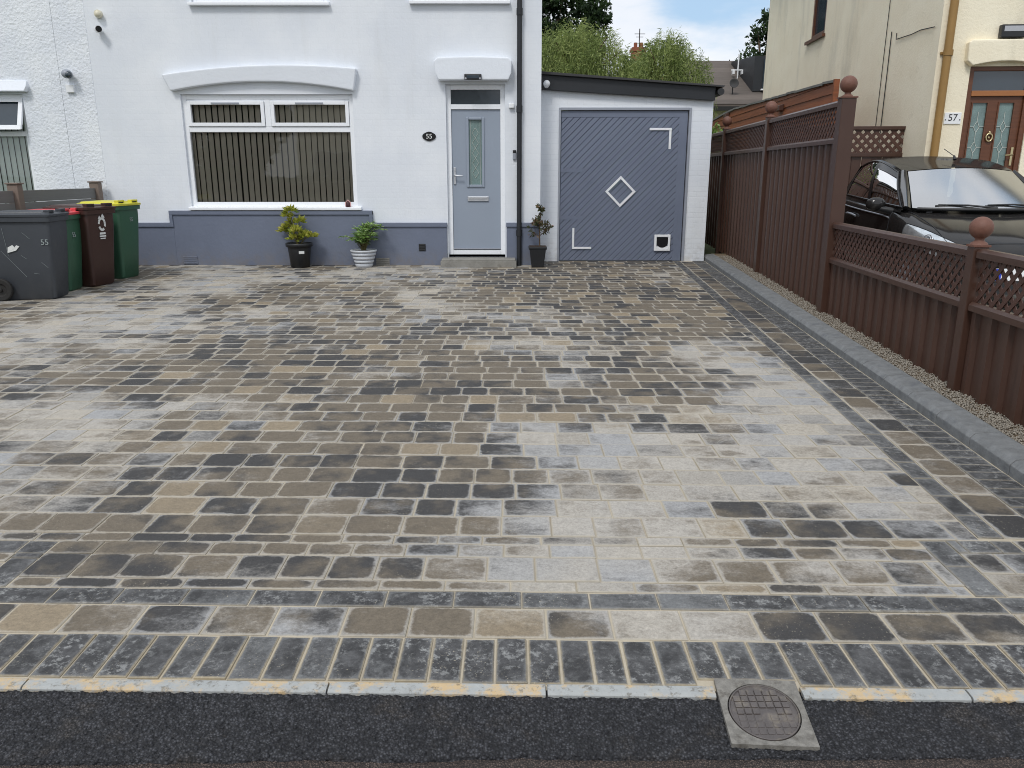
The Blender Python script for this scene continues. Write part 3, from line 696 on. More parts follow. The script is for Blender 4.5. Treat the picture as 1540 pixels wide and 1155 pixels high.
# ground floor window
yw = D + .045
wn = frame_bars(MB(), WIN[0], WIN[1], 1.04, 2.598, .065, yw, D + .11)
wn.box(-4.655, -2.335, yw + .002, D + .11, 2.088, 2.165); wn.box(-3.545, -3.465, yw + .0015, D + .11, 2.165, 2.533)
wn.box(-4.655, -2.335, yw + .012, D + .11, 2.50, 2.535)
W = wn.build('window', 'upvc', hs, bevel=.006)
for a, b in ((-4.655, -3.548), (-3.462, -2.335)):
    s_ = frame_bars(MB(), a + .004, b - .004, 2.168, 2.512, .05, yw - .018, yw + .03); s_.build('sash', 'upvc', W, bevel=.006)
    MB().box((a + b) / 2 - .20, (a + b) / 2 + .20, yw - .030, yw - .016, 2.470, 2.492).build('trickle_vent', 'metal_trim' if a < -4 else 'metal_trim', W, bevel=.003)
    MB().quad((a + .05, yw + .03, 2.20), (b - .05, yw + .03, 2.20), (b - .05, yw + .03, 2.47), (a + .05, yw + .03, 2.47)).build('pane', 'glass', W)
MB().quad((-4.655, yw + .04, 1.10), (-2.335, yw + .04, 1.10), (-2.335, yw + .04, 2.09), (-4.655, yw + .04, 2.09)).build('pane', 'glass', W)
mb = MB(); mb.prism([(-4.74, D - .075, .992), (-4.74, D - .075, 1.032), (-4.74, D + .11, 1.058), (-4.74, D + .11, .992)], (2.53, 0, 0)); mb.build('window_sill', 'upvc', hs, bevel=.008)
mb = MB(); x = -4.66; k = 0                                  # vertical louvre blind, slats turned part open
while x < -2.33:
    a = -.40 + R.uniform(-.05, .05); w_ = .0445; cx_, sx_ = math.cos(a) * w_, math.sin(a) * w_; sw = R.uniform(-.006, .006)
    mb.quad((x - cx_, D + .155 - sx_, 2.50), (x + cx_, D + .155 + sx_, 2.50), (x + cx_ + sw, D + .155 + sx_, 1.07), (x - cx_ + sw, D + .155 - sx_, 1.07)); x += .0885
mb.box(-4.68, -2.3, D + .13, D + .18, 2.505, 2.55)
mb.build('blind', 'blind', hs)
# upper windows (only their sills show in the photo)
for (a, b, c, d) in (UW1, UW2):
    f_ = frame_bars(MB(), a, b, c, d, .06, D + .04, D + .11); f_.box((a + b) / 2 - .04, (a + b) / 2 + .04, D + .041, D + .11, c + .06, d - .06)
    U = f_.build('window', 'upvc', hs, bevel=.005)
    MB().quad((a + .05, D + .08, c + .05), (b - .05, D + .08, c + .05), (b - .05, D + .08, d - .05), (a + .05, D + .08, d - .05)).build('pane', 'darkglass', U)
    MB().prism([(a - .035, D - .07, c - .05), (a - .035, D - .07, c - .012), (a - .035, D + .11, c + .012), (a - .035, D + .11, c - .05)], (b - a + .07, 0, 0)).build('window_sill', 'upvc', hs, bevel=.006)
# front door
yd = D + .075
df = frame_bars(MB(), -.945, -.10, .335, 2.735, .068, yd - .012, D + .13); df.box(-.878, -.167, yd - .011, D + .13, 2.402, 2.47)
DF = df.build('door_frame', 'upvc', hs, bevel=.006)
MB().quad((-.88, yd + .03, 2.47), (-.165, yd + .03, 2.47), (-.165, yd + .03, 2.67), (-.88, yd + .03, 2.67)).build('overlight', 'darkglass', hs)
GL = (-.628, -.438, 1.352, 2.262)
mb = MB(); holed(mb, -.875, -.171, .41, 2.398, [GL], yd + .012, .03)
for xx in (-.80, -.735, -.67): pass
DS = mb.build('door', 'door', hs)
mb = MB(); holed(mb, -.876, -.170, .409, 2.399, [(-.868, -.178, .418, 2.39)], yd + .0125, .03); mb.build('edge_seal', 'seal', DS)
frame_bars(MB(), GL[0] - .035, GL[1] + .035, GL[2] - .035, GL[3] + .035, .036, yd - .006, yd + .03).build('glazing_bead', 'door', DS, bevel=.008)
gp = MB(); gp.quad((GL[0], yd + .03, GL[2]), (GL[1], yd + .03, GL[2]), (GL[1], yd + .03, GL[3]), (GL[0], yd + .03, GL[3])); gp.build('door_glass', 'greenglass', DS)
ld = MB(); cxg = (GL[0] + GL[1]) / 2
for zc in (1.52, 1.66, 1.80, 1.94, 2.08):
    for sx in (-1, 1):
        ld.tube([(cxg, yd + .026, zc - .07), (cxg + sx * .045, yd + .026, zc), (cxg, yd + .026, zc + .07)], .003, 5)
for sx in (-.07, .07): ld.tube([(cxg + sx, yd + .026, GL[2]), (cxg + sx, yd + .026, GL[3])], .003, 5)
ld.build('leading', 'lead', DS)
lb = MB(); lb.box(-.655, -.345, yd - .008, yd + .014, 1.118, 1.186); lb.box(-.640, -.360, yd - .020, yd - .006, 1.150, 1.182); lb.build('letterbox', 'chrome', DS, bevel=.005)
hd = MB(); hd.box(-.855, -.825, yd - .006, yd + .014, 1.36, 1.60); hd.tube([(-.84, yd, 1.485), (-.84, yd - .05, 1.485), (-.825, yd - .055, 1.485), (-.72, yd - .055, 1.480)], .010, 8); hd.build('handle', 'chrome', DS, bevel=.003)
MB().box(-.875, -.17, yd - .02, yd + .02, .412, .43).build('weather_bar', 'metal_trim', DS, bevel=.003)
mb = MB(); mb.box(-1.045, .065, 11.53, D - .002, .10, .272); mb.box(-1.03, .05, 11.54, D + .1, .272, .300)
mb.build('doorstep', 'stone', hs, bevel=.01)
# downpipe, air bricks
mb = MB(); mb.tube([(.105, D - .075, .17), (.105, D - .075, 5.4)], .036, 14)
for z in (.62, 2.35, 3.62): mb.tube([(.105, D - .075, z), (.105, D - .075, z + .09)], .044, 14); mb.box(.085, .125, D - .05, D, z + .02, z + .05)
mb.build('downpipe', 'fascia', hs)
for x_, z_, w_, h_, m_ in ((-1.335, .452, .10, .10, 'black'), (-4.80, .262, .215, .115, 'plinth'), (-3.23, .262, .19, .11, 'plinth'), (-1.93, .235, .20, .12, 'stone')):
    mb = MB(); mb.box(x_ - w_ / 2, x_ + w_ / 2, yp - .012, yp + .01, z_ - h_ / 2, z_ + h_ / 2)
    for k in range(4): zz = z_ - h_ / 2 + (k + .5) * h_ / 4; mb.box(x_ - w_ / 2 + .01, x_ + w_ / 2 - .01, yp - .018, yp - .011, zz - .006, zz + .006)
    mb.build('air_vent', m_, hs, bevel=.003)
# attic of small fittings fixed to the wall
pl = thing('house_number_plaque', (-1.193, D, 2.028), 'oval black plaque reading 55 on white wall beside pale door', 'number plaque')
mb = MB(); pts = [(-1.193 + .098 * math.cos(a), D - .014, 2.028 + .062 * math.sin(a) * (1 + .06 * math.cos(4 * a))) for a in [2 * math.pi * k / 40 for k in range(40)]]
mb.prism(pts[::-1], (0, .016, 0)); mb.build('plate', 'blackgloss', pl, bevel=.003)
text('55', .092, 'digits', 'print', pl, (-1.193, D - .015, 2.026), depth=.002)
wl = thing('wall_lamp', (-.545, D, 2.81), 'low dark rectangular lamp under white lintel above front door', 'wall lamp')
mb = MB(); mb.prism([(-.67, D - .10, 2.772), (-.42, D - .10, 2.772), (-.425, D - .175, 2.79), (-.425, D - .175, 2.848), (-.665, D - .175, 2.848), (-.665, D - .175, 2.79)][:0] or [(-.665, D - .18, 2.775), (-.425, D - .18, 2.775), (-.425, D - .18, 2.852), (-.665, D - .18, 2.852)], (0, .04, 0)); mb.build('housing', 'black', wl, bevel=.01)
MB().box(-.63, -.46, D - .184, D - .178, 2.792, 2.832).build('lens', 'darkglass', wl, bevel=.004)
for xx in (-.645, -.445): mb = MB(); mb.ball((xx, D - .182, 2.79), .014); mb.build('bulb', 'lens', wl)
db_ = thing('doorbell', (.036, D, 1.78), 'slim white and black doorbell on white wall beside black downpipe', 'doorbell')
MB().box(.012, .060, D - .028, D - .001, 1.705, 1.795).build('body', 'metal_trim', db_, bevel=.008)
MB().box(.012, .060, D - .029, D - .001, 1.797, 1.838).build('camera_window', 'blackgloss', db_, bevel=.006)
mb = MB(); mb.box(-.045, .03, D - .05, D, 2.41, 2.475); tag(mb.build('alarm_sensor', 'white', bevel=.012), 'small white box high on wall between door and black downpipe', 'sensor')
sl = thing('round_wall_sensor', (-5.725, D, 3.645), 'small cream round sensor, topmost of the fittings high on white wall', 'sensor')
MB().tube([(-5.725, D, 3.645), (-5.725, D - .045, 3.645)], .052, 18).build('base', 'creamp', sl); mb = MB(); mb.ball((-5.71, D - .06, 3.635), .05); mb.build('dome', 'creamp', sl)
cm = thing('security_camera', (-5.70, D, 3.44), 'small white bullet camera with black lens below cream sensor on wall', 'camera')
MB().tube([(-5.75, D, 3.44), (-5.735, D - .06, 3.44)], .022, 12).build('bracket', 'white', cm); MB().tube([(-5.745, D - .05, 3.445), (-5.69, D - .14, 3.435)], .047, 18).build('body', 'white', cm); MB().tube([(-5.69, D - .139, 3.435), (-5.686, D - .146, 3.434)], .040, 18).build('lens', 'blackgloss', cm)
gl_ = thing('globe_wall_light', (-6.245, D, 2.86), 'dark grey globe light fixed on white roughcast wall above white box', 'wall light')
MB().tube([(-6.245, D, 2.87), (-6.245, D - .05, 2.87)], .04, 14).build('base', 'metal_trim', gl_); mb = MB(); mb.ball((-6.235, D - .10, 2.86), .068, sc=(1.05, 1.05, .9)); mb.build('globe', 'metal_trim', gl_)
mb = MB(); mb.ball((-6.20, D - .125, 2.845), .05); mb.build('lens', 'darkglass', gl_)
mb = MB(); mb.box(-6.31, -6.20, D - .045, D, 2.62, 2.725); tag(mb.build('junction_box', 'white', bevel=.008), 'white junction box below globe light on roughcast wall', 'junction box')
# roughcast strip that runs past the party line
mb = MB(); mb.box(HX0 + .0005, -5.93, D - .004, D + .01, .82, 5.38); mb.build('roughcast_band', 'rough', hs)
# sill ornament
og = thing('sill_ornament', (-2.405, D - .03, 1.037), 'tiny dark red bell-shaped ornament standing on white window sill', 'ornament')
MB().lathe([(.034, 0), (.036, .01), (.033, .05), (.02, .075), (.004, .082)], (-2.405, D - .03, 1.04), 16).build('bell', 'pinkclay', og)
mb = MB(); [mb.tube([(-2.405 - .036, D - .035, 1.044), (-2.405 - .035, D - .035, 1.10), (-2.405, D - .035, 1.136), (-2.405 + .035, D - .035, 1.10), (-2.405 + .036, D - .035, 1.044)], .008, 8)]; mb.build('arch', 'pinkrim', og)

# ------------------------------------------------------------------ attached roughcast house on the left
nb = thing('roughcast_house', (-8., D, g(D)), 'white roughcast half of the semi at far left with open top window', 'house')
LX0, LX1 = -13., -6.3945; LW = (-9.0, -6.96, 1.02, 2.60)
mb = MB(); holed(mb, LX0, LX1, -.1, 5.4, [LW], D - .002, .12); mb.quad((LX1, D, -.1), (LX1, D + 8, -.1), (LX1, D + 8, 5.4), (LX1, D, 5.4)); mb.quad((LX0, D + 8, -.1), (LX0, D, -.1), (LX0, D, 5.4), (LX0, D + 8, 5.4)); mb.quad((LX1, D + 8, -.1), (LX0, D + 8, -.1), (LX0, D + 8, 5.4), (LX1, D + 8, 5.4))
mb.build('wall', 'rough', nb)
MB().prism([(LX0, D - .35, 5.35), (LX0, D + 4, 7.9), (LX0, D + 8.3, 5.35)], (LX1 - LX0, 0, 0)).build('roof', 'slate', nb)
mb = MB(); mb.box(LX0 + .1, LX1 - .1, D + 2.6, D + 2.7, 0, 5); mb.build('interior', 'room', nb)
f_ = frame_bars(MB(), *LW, .06, D + .04, D + .11); f_.box(LW[0] + .06, LW[1] - .06, D + .041, D + .11, 2.03, 2.10)
U = f_.build('window', 'upvc', nb, bevel=.006)
# open top light, hinged at its head
th = .34; hz = 2.55; c_, s__ = math.cos(th), math.sin(th)
def sw_(d, o): return (D + .03 - d * s__ + o * c_, hz - d * c_ - o * s__ * 0)
mb = MB()
for (xa, xb, d0, d1) in ((-8.2, -7.06 + .07, 0, .055), (-8.2, -7.06 + .07, .40, .46), (-7.045, -6.985, .055, .40), (-8.2, -8.14, .055, .40)):
    (ya, za), (yb, zb) = sw_(d0, 0), sw_(d1, 0)
    mb.hexa([(xa, yb, zb), (xb, yb, zb), (xb, yb + .045, zb + .01), (xa, yb + .045, zb + .01)], [(xa, ya, za), (xb, ya, za), (xb, ya + .045, za + .01), (xa, ya + .045, za + .01)])
mb.build('sash', 'upvc', U, bevel=.005)
(ya, za), (yb, zb) = sw_(.05, .02), sw_(.41, .02); MB().quad((-8.15, yb + .02, zb), (-7.04, yb + .02, zb), (-7.04, ya + .02, za), (-8.15, ya + .02, za)).build('pane', 'darkglass', U)
MB().quad((-8.94, D + .08, 1.08), (-7.02, D + .08, 1.08), (-7.02, D + .08, 2.04), (-8.94, D + .08, 2.04)).build('pane', 'clearglass', U)
mb = MB(); x = -8.95
while x < -6.98:
    a = -.22 + R.uniform(-.05, .05); w_ = .0445; mb.quad((x - math.cos(a) * w_, D + .118 - math.sin(a) * w_, 2.5), (x + math.cos(a) * w_, D + .118 + math.sin(a) * w_, 2.5), (x + math.cos(a) * w_, D + .118 + math.sin(a) * w_, 1.05), (x - math.cos(a) * w_, D + .118 - math.sin(a) * w_, 1.05)); x += .0865
mb.build('blind', 'gblind', nb)
mb = MB(); mb.prism([(-9.3, D - .10, 2.625), (-6.87, D - .10, 2.63), (-6.84, D - .10, 2.70), (-6.86, D - .03, 2.78), (-9.3, D - .03, 2.80)], (0, .12, 0)); mb.build('lintel', 'lintel', nb, bevel=.012)
MB().prism([(-9.05, D - .07, .96), (-9.05, D - .07, 1.0), (-9.05, D + .11, 1.03), (-9.05, D + .11, .96)], (2.14, 0, 0)).build('window_sill', 'upvc', nb, bevel=.006)

# ------------------------------------------------------------------ garage
GY = 12.30; ga = thing('garage', (1.7, GY, g(GY)), 'white brick lean-to garage with black fascia and blue-grey diagonal boarded door', 'garage')
gx0, gx1 = .418, 2.985; gtop = lambda x: 2.74 - (x - .45) * .060
GD = (.715, 2.645, .12, 2.435)
mb = MB(); holed(mb, gx0, gx1, -.1, 2.6, [GD], GY, .12, top=gtop)
mb.quad((gx1, GY, -.1), (gx1, GY + 6, -.1), (gx1, GY + 6, 2.6), (gx1, GY, 2.6)); mb.quad((gx0, GY + 6, -.1), (gx0, GY, -.1), (gx0, GY, 2.7), (gx0, GY + 6, 2.7)); mb.quad((gx1, GY + 6, -.1), (gx0, GY + 6, -.1), (gx0, GY + 6, 2.6), (gx1, GY + 6, 2.6))
mb.build('wall', 'garage_brick', ga)
mb = MB(); mb.prism([(.425, GY - .075, 2.700), (2.985, GY - .075, 2.548), (2.985, GY - .075, 2.735), (.425, GY - .075, 2.905)], (0, .07, 0)); mb.build('fascia', 'fascia', ga, bevel=.006)
mb = MB(); mb.prism([(.425, GY - .13, 2.908), (3.09, GY - .13, 2.728), (3.11, GY - .13, 2.752), (.425, GY - .13, 2.945)], (0, 6.3, 0)); mb.build('roof', 'felt', ga, bevel=.004)
mb = MB(); mb.tube([(3.05, GY - .14, 2.665), (3.05, GY + 6.1, 2.665)], .05, 12); mb.build('gutter', 'black', ga)
# metal frame round the door
mb = MB(); mb.box(.700, .728, GY - .02, GY + .08, .15, 2.455); mb.box(2.632, 2.668, GY - .02, GY + .08, .16, 2.455); mb.box(.728, 2.632, GY - .019, GY + .08, 2.418, 2.456)
mb.build('door_frame', 'metal_trim', ga, bevel=.004)
# door leaf of diagonal boards inside a plain border
dx0, dx1, dz0, dz1 = .728, 2.622, .195, 2.412
mb = MB(); mb.box(dx0, dx1, GY + .03, GY + .06, dz0, dz1)
pitch = .098; s = dx0 - dz1
while s < dx1 - dz0 + .2:
    poly = [(dx0 + .005, dz0 + .005), (dx1 - .005, dz0 + .005), (dx1 - .005, dz1 - .09), (dx0 + .005, dz1 - .09)]
    a, b = s + .0035, s + pitch - .0035                  # boards follow x - z = constant
    poly = clip(poly, 1, -1, b); poly = clip(poly, -1, 1, -a) if len(poly) > 2 else []
    if len(poly) > 2:
        n = len(poly); cx_ = sum(p[0] for p in poly) / n; cz_ = sum(p[1] for p in poly) / n
        ins = inset(poly if sum(poly[i - 1][0] * poly[i][1] - poly[i][0] * poly[i - 1][1] for i in range(n)) > 0 else poly[::-1], .006)
        pr = poly if sum(poly[i - 1][0] * poly[i][1] - poly[i][0] * poly[i - 1][1] for i in range(n)) > 0 else poly[::-1]
        dd = R.uniform(0, .003)
        if len(ins) == len(pr):
            vs = [(p[0], GY + .031, p[1]) for p in pr] + [(p[0], GY + .021 - dd, p[1]) for p in pr] + [(p[0], GY + .014 - dd, p[1]) for p in ins]
            mb.add(vs, [tuple(range(2 * n, 3 * n))] + [(r_ * n + i, r_ * n + (i + 1) % n, (r_ + 1) * n + (i + 1) % n, (r_ + 1) * n + i) for r_ in (0, 1) for i in range(n)])
        else: mb.prism([(p[0], GY + .03, p[1]) for p in pr][::-1], (0, -.012, 0))
    s += pitch
mb.box(dx0 + .004, dx1 - .004, GY + .010, GY + .03, dz1 - .088, dz1 - .004)
mb.box(dx1 - .13, dx1 - .004, GY + .008, GY + .02, dz0 + .005, dz1 - .09)
for z in (.83, 1.53): mb.box(dx0 + .004, dx0 + .36, GY + .005, GY + .02, z - .003, z + .055)
GDo = mb.build('garage_door', 'garage_door', ga)
MB().box(dx0, dx1, GY + .025, GY + .05, .13, .194).build('threshold_shadow_gap', 'seal', ga)
def bar(mb, x0, x1, z0, z1): mb.box(x0, x1, GY - .008, GY + .01, z0, z1)
mb = MB(); bar(mb, 2.055, 2.385, 2.135, 2.168); bar(mb, 2.350, 2.384, 1.865, 2.134); mb.build('door_trim', 'white', GDo, bevel=.004)
mb = MB(); bar(mb, .930, .962, .380, .700); bar(mb, .963, 1.228, .381, .412); mb.build('door_trim', 'white', GDo, bevel=.004)
mb = MB(); cx_, cz_ = 1.650, 1.246; r1, r0 = .232, .186
pts = [(cx_, cz_ + r1), (cx_ + r1, cz_), (cx_, cz_ - r1), (cx_ - r1, cz_)]; pin = [(cx_, cz_ + r0), (cx_ + r0, cz_), (cx_, cz_ - r0), (cx_ - r0, cz_)]
for i in range(4):
    a, b, c, d = pts[i], pts[(i + 1) % 4], pin[(i + 1) % 4], pin[i]; mb.prism([(p[0], GY + .012, p[1]) for p in (a, b, c, d)], (0, -.02, 0))
mb.build('door_trim', 'white', GDo)
mb = frame_bars(MB(), 2.20, 2.448, .352, .600, .036, GY - .02, GY + .01); mb.box(2.236, 2.412, GY - .012, GY + .01, .388, .42); CFo = mb.build('cat_flap', 'white', GDo, bevel=.006)
pts = [(2.236, .555), (2.412, .555)] + [(2.324 + .088 * math.cos(a), .485 - .085 * math.sin(a)) for a in [math.pi * k / 14 for k in range(15)]]
mb = MB(); mb.prism([(p[0], GY - .013, p[1]) for p in pts], (0, .008, 0)); mb.build('flap', 'blackgloss', CFo)
sp = thing('garage_security_light', (.50, GY - .08, 2.77), 'small white dome sensor at left end of black garage fascia', 'security light')
MB().tube([(.505, GY - .075, 2.755), (.505, GY - .11, 2.755)], .038, 14).build('base', 'white', sp); mb = MB(); mb.ball((.505, GY - .13, 2.775), .05); mb.build('dome', 'white', sp)

# ------------------------------------------------------------------ wheelie bins
def make_bin(name, label, body, lidm, loc, rz, w, d, h, group=None, wheels=True):
    """front faces local +x; d along x, w along y"""
    b = thing(name, loc, label, 'wheelie bin', group, rz)
    mb = MB(); rings = []
    hb = h - .07
    def ring(k, z, grow=0., rd=.05):
        xa, xb, wy = -d / 2 + k * .05, d / 2 - k * .07, w / 2 - k * .045
        xa -= grow; xb += grow; wy += grow; pts = []
        for cx, cy, a0 in ((xb - rd, wy - rd, 0), (xa + rd, wy - rd, 90), (xa + rd, -wy + rd, 180), (xb - rd, -wy + rd, 270)):
            for i in range(5): a = rad(a0 + i * 22.5); pts.append((cx + rd * math.cos(a), cy + rd * math.sin(a), z))
        return pts
    lv = [ring(1.25, .0, -.012), ring(1.18, .02), ring(.66, hb * .45), ring(.25, hb * .80), ring(.22, hb * .86), ring(.20, hb - .05), ring(.20, hb - .05, .022), ring(.18, hb, .024), ring(.18, hb, .0)]
    n = len(lv[0]); vs = [p for r_ in lv for p in r_]
    mb.add(vs, [(i * n + k, i * n + (k + 1) % n, (i + 1) * n + (k + 1) % n, (i + 1) * n + k) for i in range(len(lv) - 1) for k in range(n)], True)
    mb.add(lv[0], [tuple(range(n))[::-1]])
    for sy in (-1, 1):                                   # moulded panel recess on each side
        pass
    B = mb.build('body', body, b, local=True)
    m2 = B.modifiers.new('edge', 'EDGE_SPLIT'); m2.split_angle = rad(38)
    mb = MB(); lv = [ring(.12, hb + .004, .028), ring(.12, hb + .028, .03), ring(.3, hb + .040, .0), ring(.5, hb + .042, .0), ring(.62, hb + .054, -.0), ring(3.2, hb + .064, 0, .02)]
    vs = [p for r_ in lv for p in r_]
    mb.add(vs, [(i * n + k, i * n + (k + 1) % n, (i + 1) * n + (k + 1) % n, (i + 1) * n + k) for i in range(len(lv) - 1) for k in range(n)], True); mb.add(lv[-1], [tuple(range(n))])
    Lo = mb.build('lid', lidm, b, local=True); m2 = Lo.modifiers.new('edge', 'EDGE_SPLIT'); m2.split_angle = rad(32)
    for sy in (-1, 1):                                   # lift handles at the front corners of the lid
        yc = sy * w * .30; xf_ = d / 2 - .02
        gb = MB(); gb.box(xf_ - .05, xf_ + .012, yc - .062, yc + .062, hb + .052, hb + .074); gb.box(xf_ - .05, xf_ + .01, yc - .062, yc - .048, hb + .03, hb + .053); gb.box(xf_ - .05, xf_ + .01, yc + .048, yc + .062, hb + .03, hb + .053)
        LH = gb.build('lid_handle', lidm, Lo, bevel=.005, local=True)
        MB().box(xf_ - .045, xf_ + .004, yc - .047, yc + .047, hb + .034, hb + .0515).build('grip_slot', 'seal', LH, local=True)
    hb_ = MB(); hb_.tube([(-d / 2 - .05, -w / 2 + .08, hb + .02), (-d / 2 - .05, w / 2 - .08, hb + .02)], .016, 10)
    for sy in (-1, 0, 1): hb_.box(-d / 2 - .055, -d / 2 + .06, sy * (w / 2 - .10) - .02, sy * (w / 2 - .10) + .02, hb + .0, hb + .03)
    hb_.build('handle', body, b, local=True)
    ax = MB(); ax.tube([(-d / 2 + .10, -w / 2 - .005, .125), (-d / 2 + .10, w / 2 + .005, .125)], .012, 8); ax.build('axle', 'black', b, local=True)
    for sy in (-1, 1):
        c = Vector((-d / 2 + .10, sy * (w / 2 - .004), .125)); wm = MB()
        ring_ = []
        for (r_, o) in ((.070, -.024), (.115, -.026), (.125, -.016), (.125, .016), (.115, .026), (.075, .024), (.06, .006), (.026, .006), (.018, .024), (.0005, .026)):
            for k in range(24): a = 2 * math.pi * k / 24; ring_.append(c + Vector((r_ * math.cos(a), o * sy * 1., r_ * math.sin(a))))
        wm.add(ring_, [(i * 24 + k, i * 24 + (k + 1) % 24, (i + 1) * 24 + (k + 1) % 24, (i + 1) * 24 + k) for i in range(9) for k in range(24)], False)
        wm.build('wheel', 'rubber', b, local=True)
    return b
b1 = make_bin('wheelie_bin', 'dark grey scuffed wheelie bin with grey lid, nearest the camera', 'bin_grey', 'bin_grey', (-5.46, 8.98, g(8.9)), rad(7), .50, .72, .985, 'bins by the left fence')
b2 = make_bin('wheelie_bin', 'green wheelie bin with red lid squeezed behind the grey bin', 'bin_green', 'lid_red', (-5.50, 9.50, g(9.5)), rad(3), .44, .60, .965, 'bins by the left fence')
b3 = make_bin('wheelie_bin', 'brown wheelie bin with white recycling figure on its front', 'bin_brown', 'bin_brown', (-5.34, 9.93, g(10)), rad(-16), .48, .62, 1.00, 'bins by the left fence')
b4 = make_bin('wheelie_bin', 'green wheelie bin with yellow lid nearest the house', 'bin_green', 'lid_yellow', (-5.31, 10.58, g(10.6)), rad(-10), .46, .60, 1.01, 'bins by the left fence')
# printed marks
def onside(b, x, z, d, w, h, side=-1):   # local point on the tapered side face
    k = max(0., 1.2 - z / (h - .07) * 1.25); return side * (w / 2 - k * .045 + .003)
def onfront(d, z, h): k = max(.2, 1.2 - z / (h - .07) * 1.2); return d / 2 - k * .07 + .004
text('55', .085, 'number_mark', 'faintprint', b1, (.27, onside(b1, .3, .64, .78, .50, .985) - .002, .64), (1, 0, 0), (0, -.06, 1), .002, local=True)
mb = MB(); yb = onside(b1, -.05, .58, .78, .5, .985) - .004
mb.prism([(-.13, yb, .53), (-.04, yb, .555), (.0, yb, .60), (-.03, yb - .002, .612), (-.05, yb - .002, .59), (-.07, yb - .002, .615), (-.12, yb - .002, .59)], (0, .006, 0)); mb.build('sticker', 'print', b1, local=True)
for (xa, za, xb, zb) in ((-.2, .55, .02, .26), (.05, .75, .12, .68), (.10, .3, .16, .29), (-.15, .8, -.13, .5), (.0, .5, .05, .46), (.2, .42, .26, .36)):
    ya, yb_ = onside(b1, 0, za, .78, .5, .985), onside(b1, 0, zb, .78, .5, .985)
    mb = MB(); mb.tube([(xa, ya + .0005, za), (xb, yb_ + .0005, zb)], .0014, 4); mb.build('scratch', 'faintprint', b1, local=True)
text('55', .08, 'number_mark', 'faintprint', b2, (onfront(.60, .66, .965), -.03, .66), (0, 1, 0), (-.05, 0, 1), .002, local=True)
text('55', .07, 'number_mark', 'faintprint', b4, (onfront(.60, .76, 1.01), .03, .76), (0, 1, 0), (-.05, 0, 1), .002, local=True)
mb = MB(); xf = onfront(.62, .74, 1.0) + .002
def fr(pts): mb.prism([(xf - (.74 - z) * .05, y, z) for y, z in pts], (-.005, 0, 0))
for k in range(14):                                      # looped-arrow figure with a block of print below it
    a0, a1 = 2 * math.pi * k / 14 + .9, 2 * math.pi * (k + .9) / 14 + .9
    if k in (5, 10): continue
    fr([(.062 * math.cos(a0), .755 + .085 * math.sin(a0)), (.062 * math.cos(a1), .755 + .085 * math.sin(a1)), (.036 * math.cos(a1), .755 + .055 * math.sin(a1)), (.036 * math.cos(a0), .755 + .055 * math.sin(a0))])
fr([(-.01, .83), (.05, .83), (.02, .885)]); fr([(-.055, .82), (-.02, .83), (-.03, .86)])
fr([(-.045, .630), (.045, .630), (.045, .655), (-.045, .655)]); fr([(-.05, .600), (.05, .600), (.05, .618), (-.05, .618)]); fr([(-.04, .575), (.04, .575), (.04, .588), (-.04, .588)])
mb.build('recycling_mark', 'print', b3, local=True)

# low grey boarded fence between the plots (behind the bins)
fl = thing('boarded_fence', (-6.1, 10., g(10)), 'low grey horizontal board fence with taupe posts behind the bins', 'fence')
def lx(y): return -6.02 - (11.7 - y) * .062
for a, b in ((11.62, 10.02), (9.88, 8.30)):
    mb = MB()
    for k in range(7):
        z = .28 + k * .148; mb.obox((lx(a), a, z), (lx(b) - lx(a), b - a, 0), (.03, 0, 0), (0, 0, .143))
    mb.build('board_panel', 'composite', fl, bevel=.004)
for y_ in (11.68, 9.95, 8.24):
    mb = MB(); mb.box(lx(y_) - .055, lx(y_) + .075, y_ - .055, y_ + .055, .1, 1.385); mb.box(lx(y_) - .07, lx(y_) + .09, y_ - .07, y_ + .07, 1.386, 1.405); mb.build('post', 'greypost', fl, bevel=.006)

# ------------------------------------------------------------------ brown steel fence with lattice tops
FD = Vector((.0654, 1, 0)).normalized(); FN = Vector((-FD.y, FD.x, 0))    # FN points at the drive
def fp(y, n=0., z=0.): 
    p = Vector((fx(y), y, 0)) + FN * n; return Vector((p.x, p.y, z))
def corrugated(mb, ya, yb, z0f, z1, pitch=.2):
    prof = []; L = (yb - ya)
    nper = max(1, round(L / pitch)); pt = L / nper
    for i in range(nper):
        y0 = ya + i * pt
        prof += [(y0, -.012), (y0 + pt * .60, -.012), (y0 + pt * .68, .014), (y0 + pt * .92, .014)]
    prof.append((yb, -.012)); n = len(prof)
    for off, flip in ((0., 0), (-.004, 1)):
        vs = [fp(y, d + off, z0f(y)) for y, d in prof] + [fp(y, d + off, z1) for y, d in prof]
        mb.add(vs, [((i + 1, i, n + i, n + i + 1) if not flip else (i, i + 1, n + i + 1, n + i)) for i in range(n - 1)])
def latt(mb, P0, U, V, Lu, Lv, pitch=.09, w=.030, th=.006, N_=None):
    """diagonal slats in two layers within the rectangle P0 + u U + v V"""
    N_ = N_ or U.cross(V).normalized()
    for layer, sgn in ((0, 1), (1, -1)):
        s = -Lv if sgn > 0 else 0; end = Lu if sgn > 0 else Lu + Lv
        q = pitch * 1.414 * .72; hw = w * 1.414 / 2
        s += q / 2
        while s < end:
            rect = [(0, 0), (Lu, 0), (Lu, Lv), (0, Lv)]
            p = clip(rect, 1, -sgn, s + hw); p = clip(p, -1, sgn, -(s - hw)) if len(p) > 2 else []
            if len(p) > 2:
                base = P0 + N_ * (layer * th)
                pts = [base + U * a + V * b for a, b in p]
                mb.prism(pts, N_ * (th * .9))
            s += q
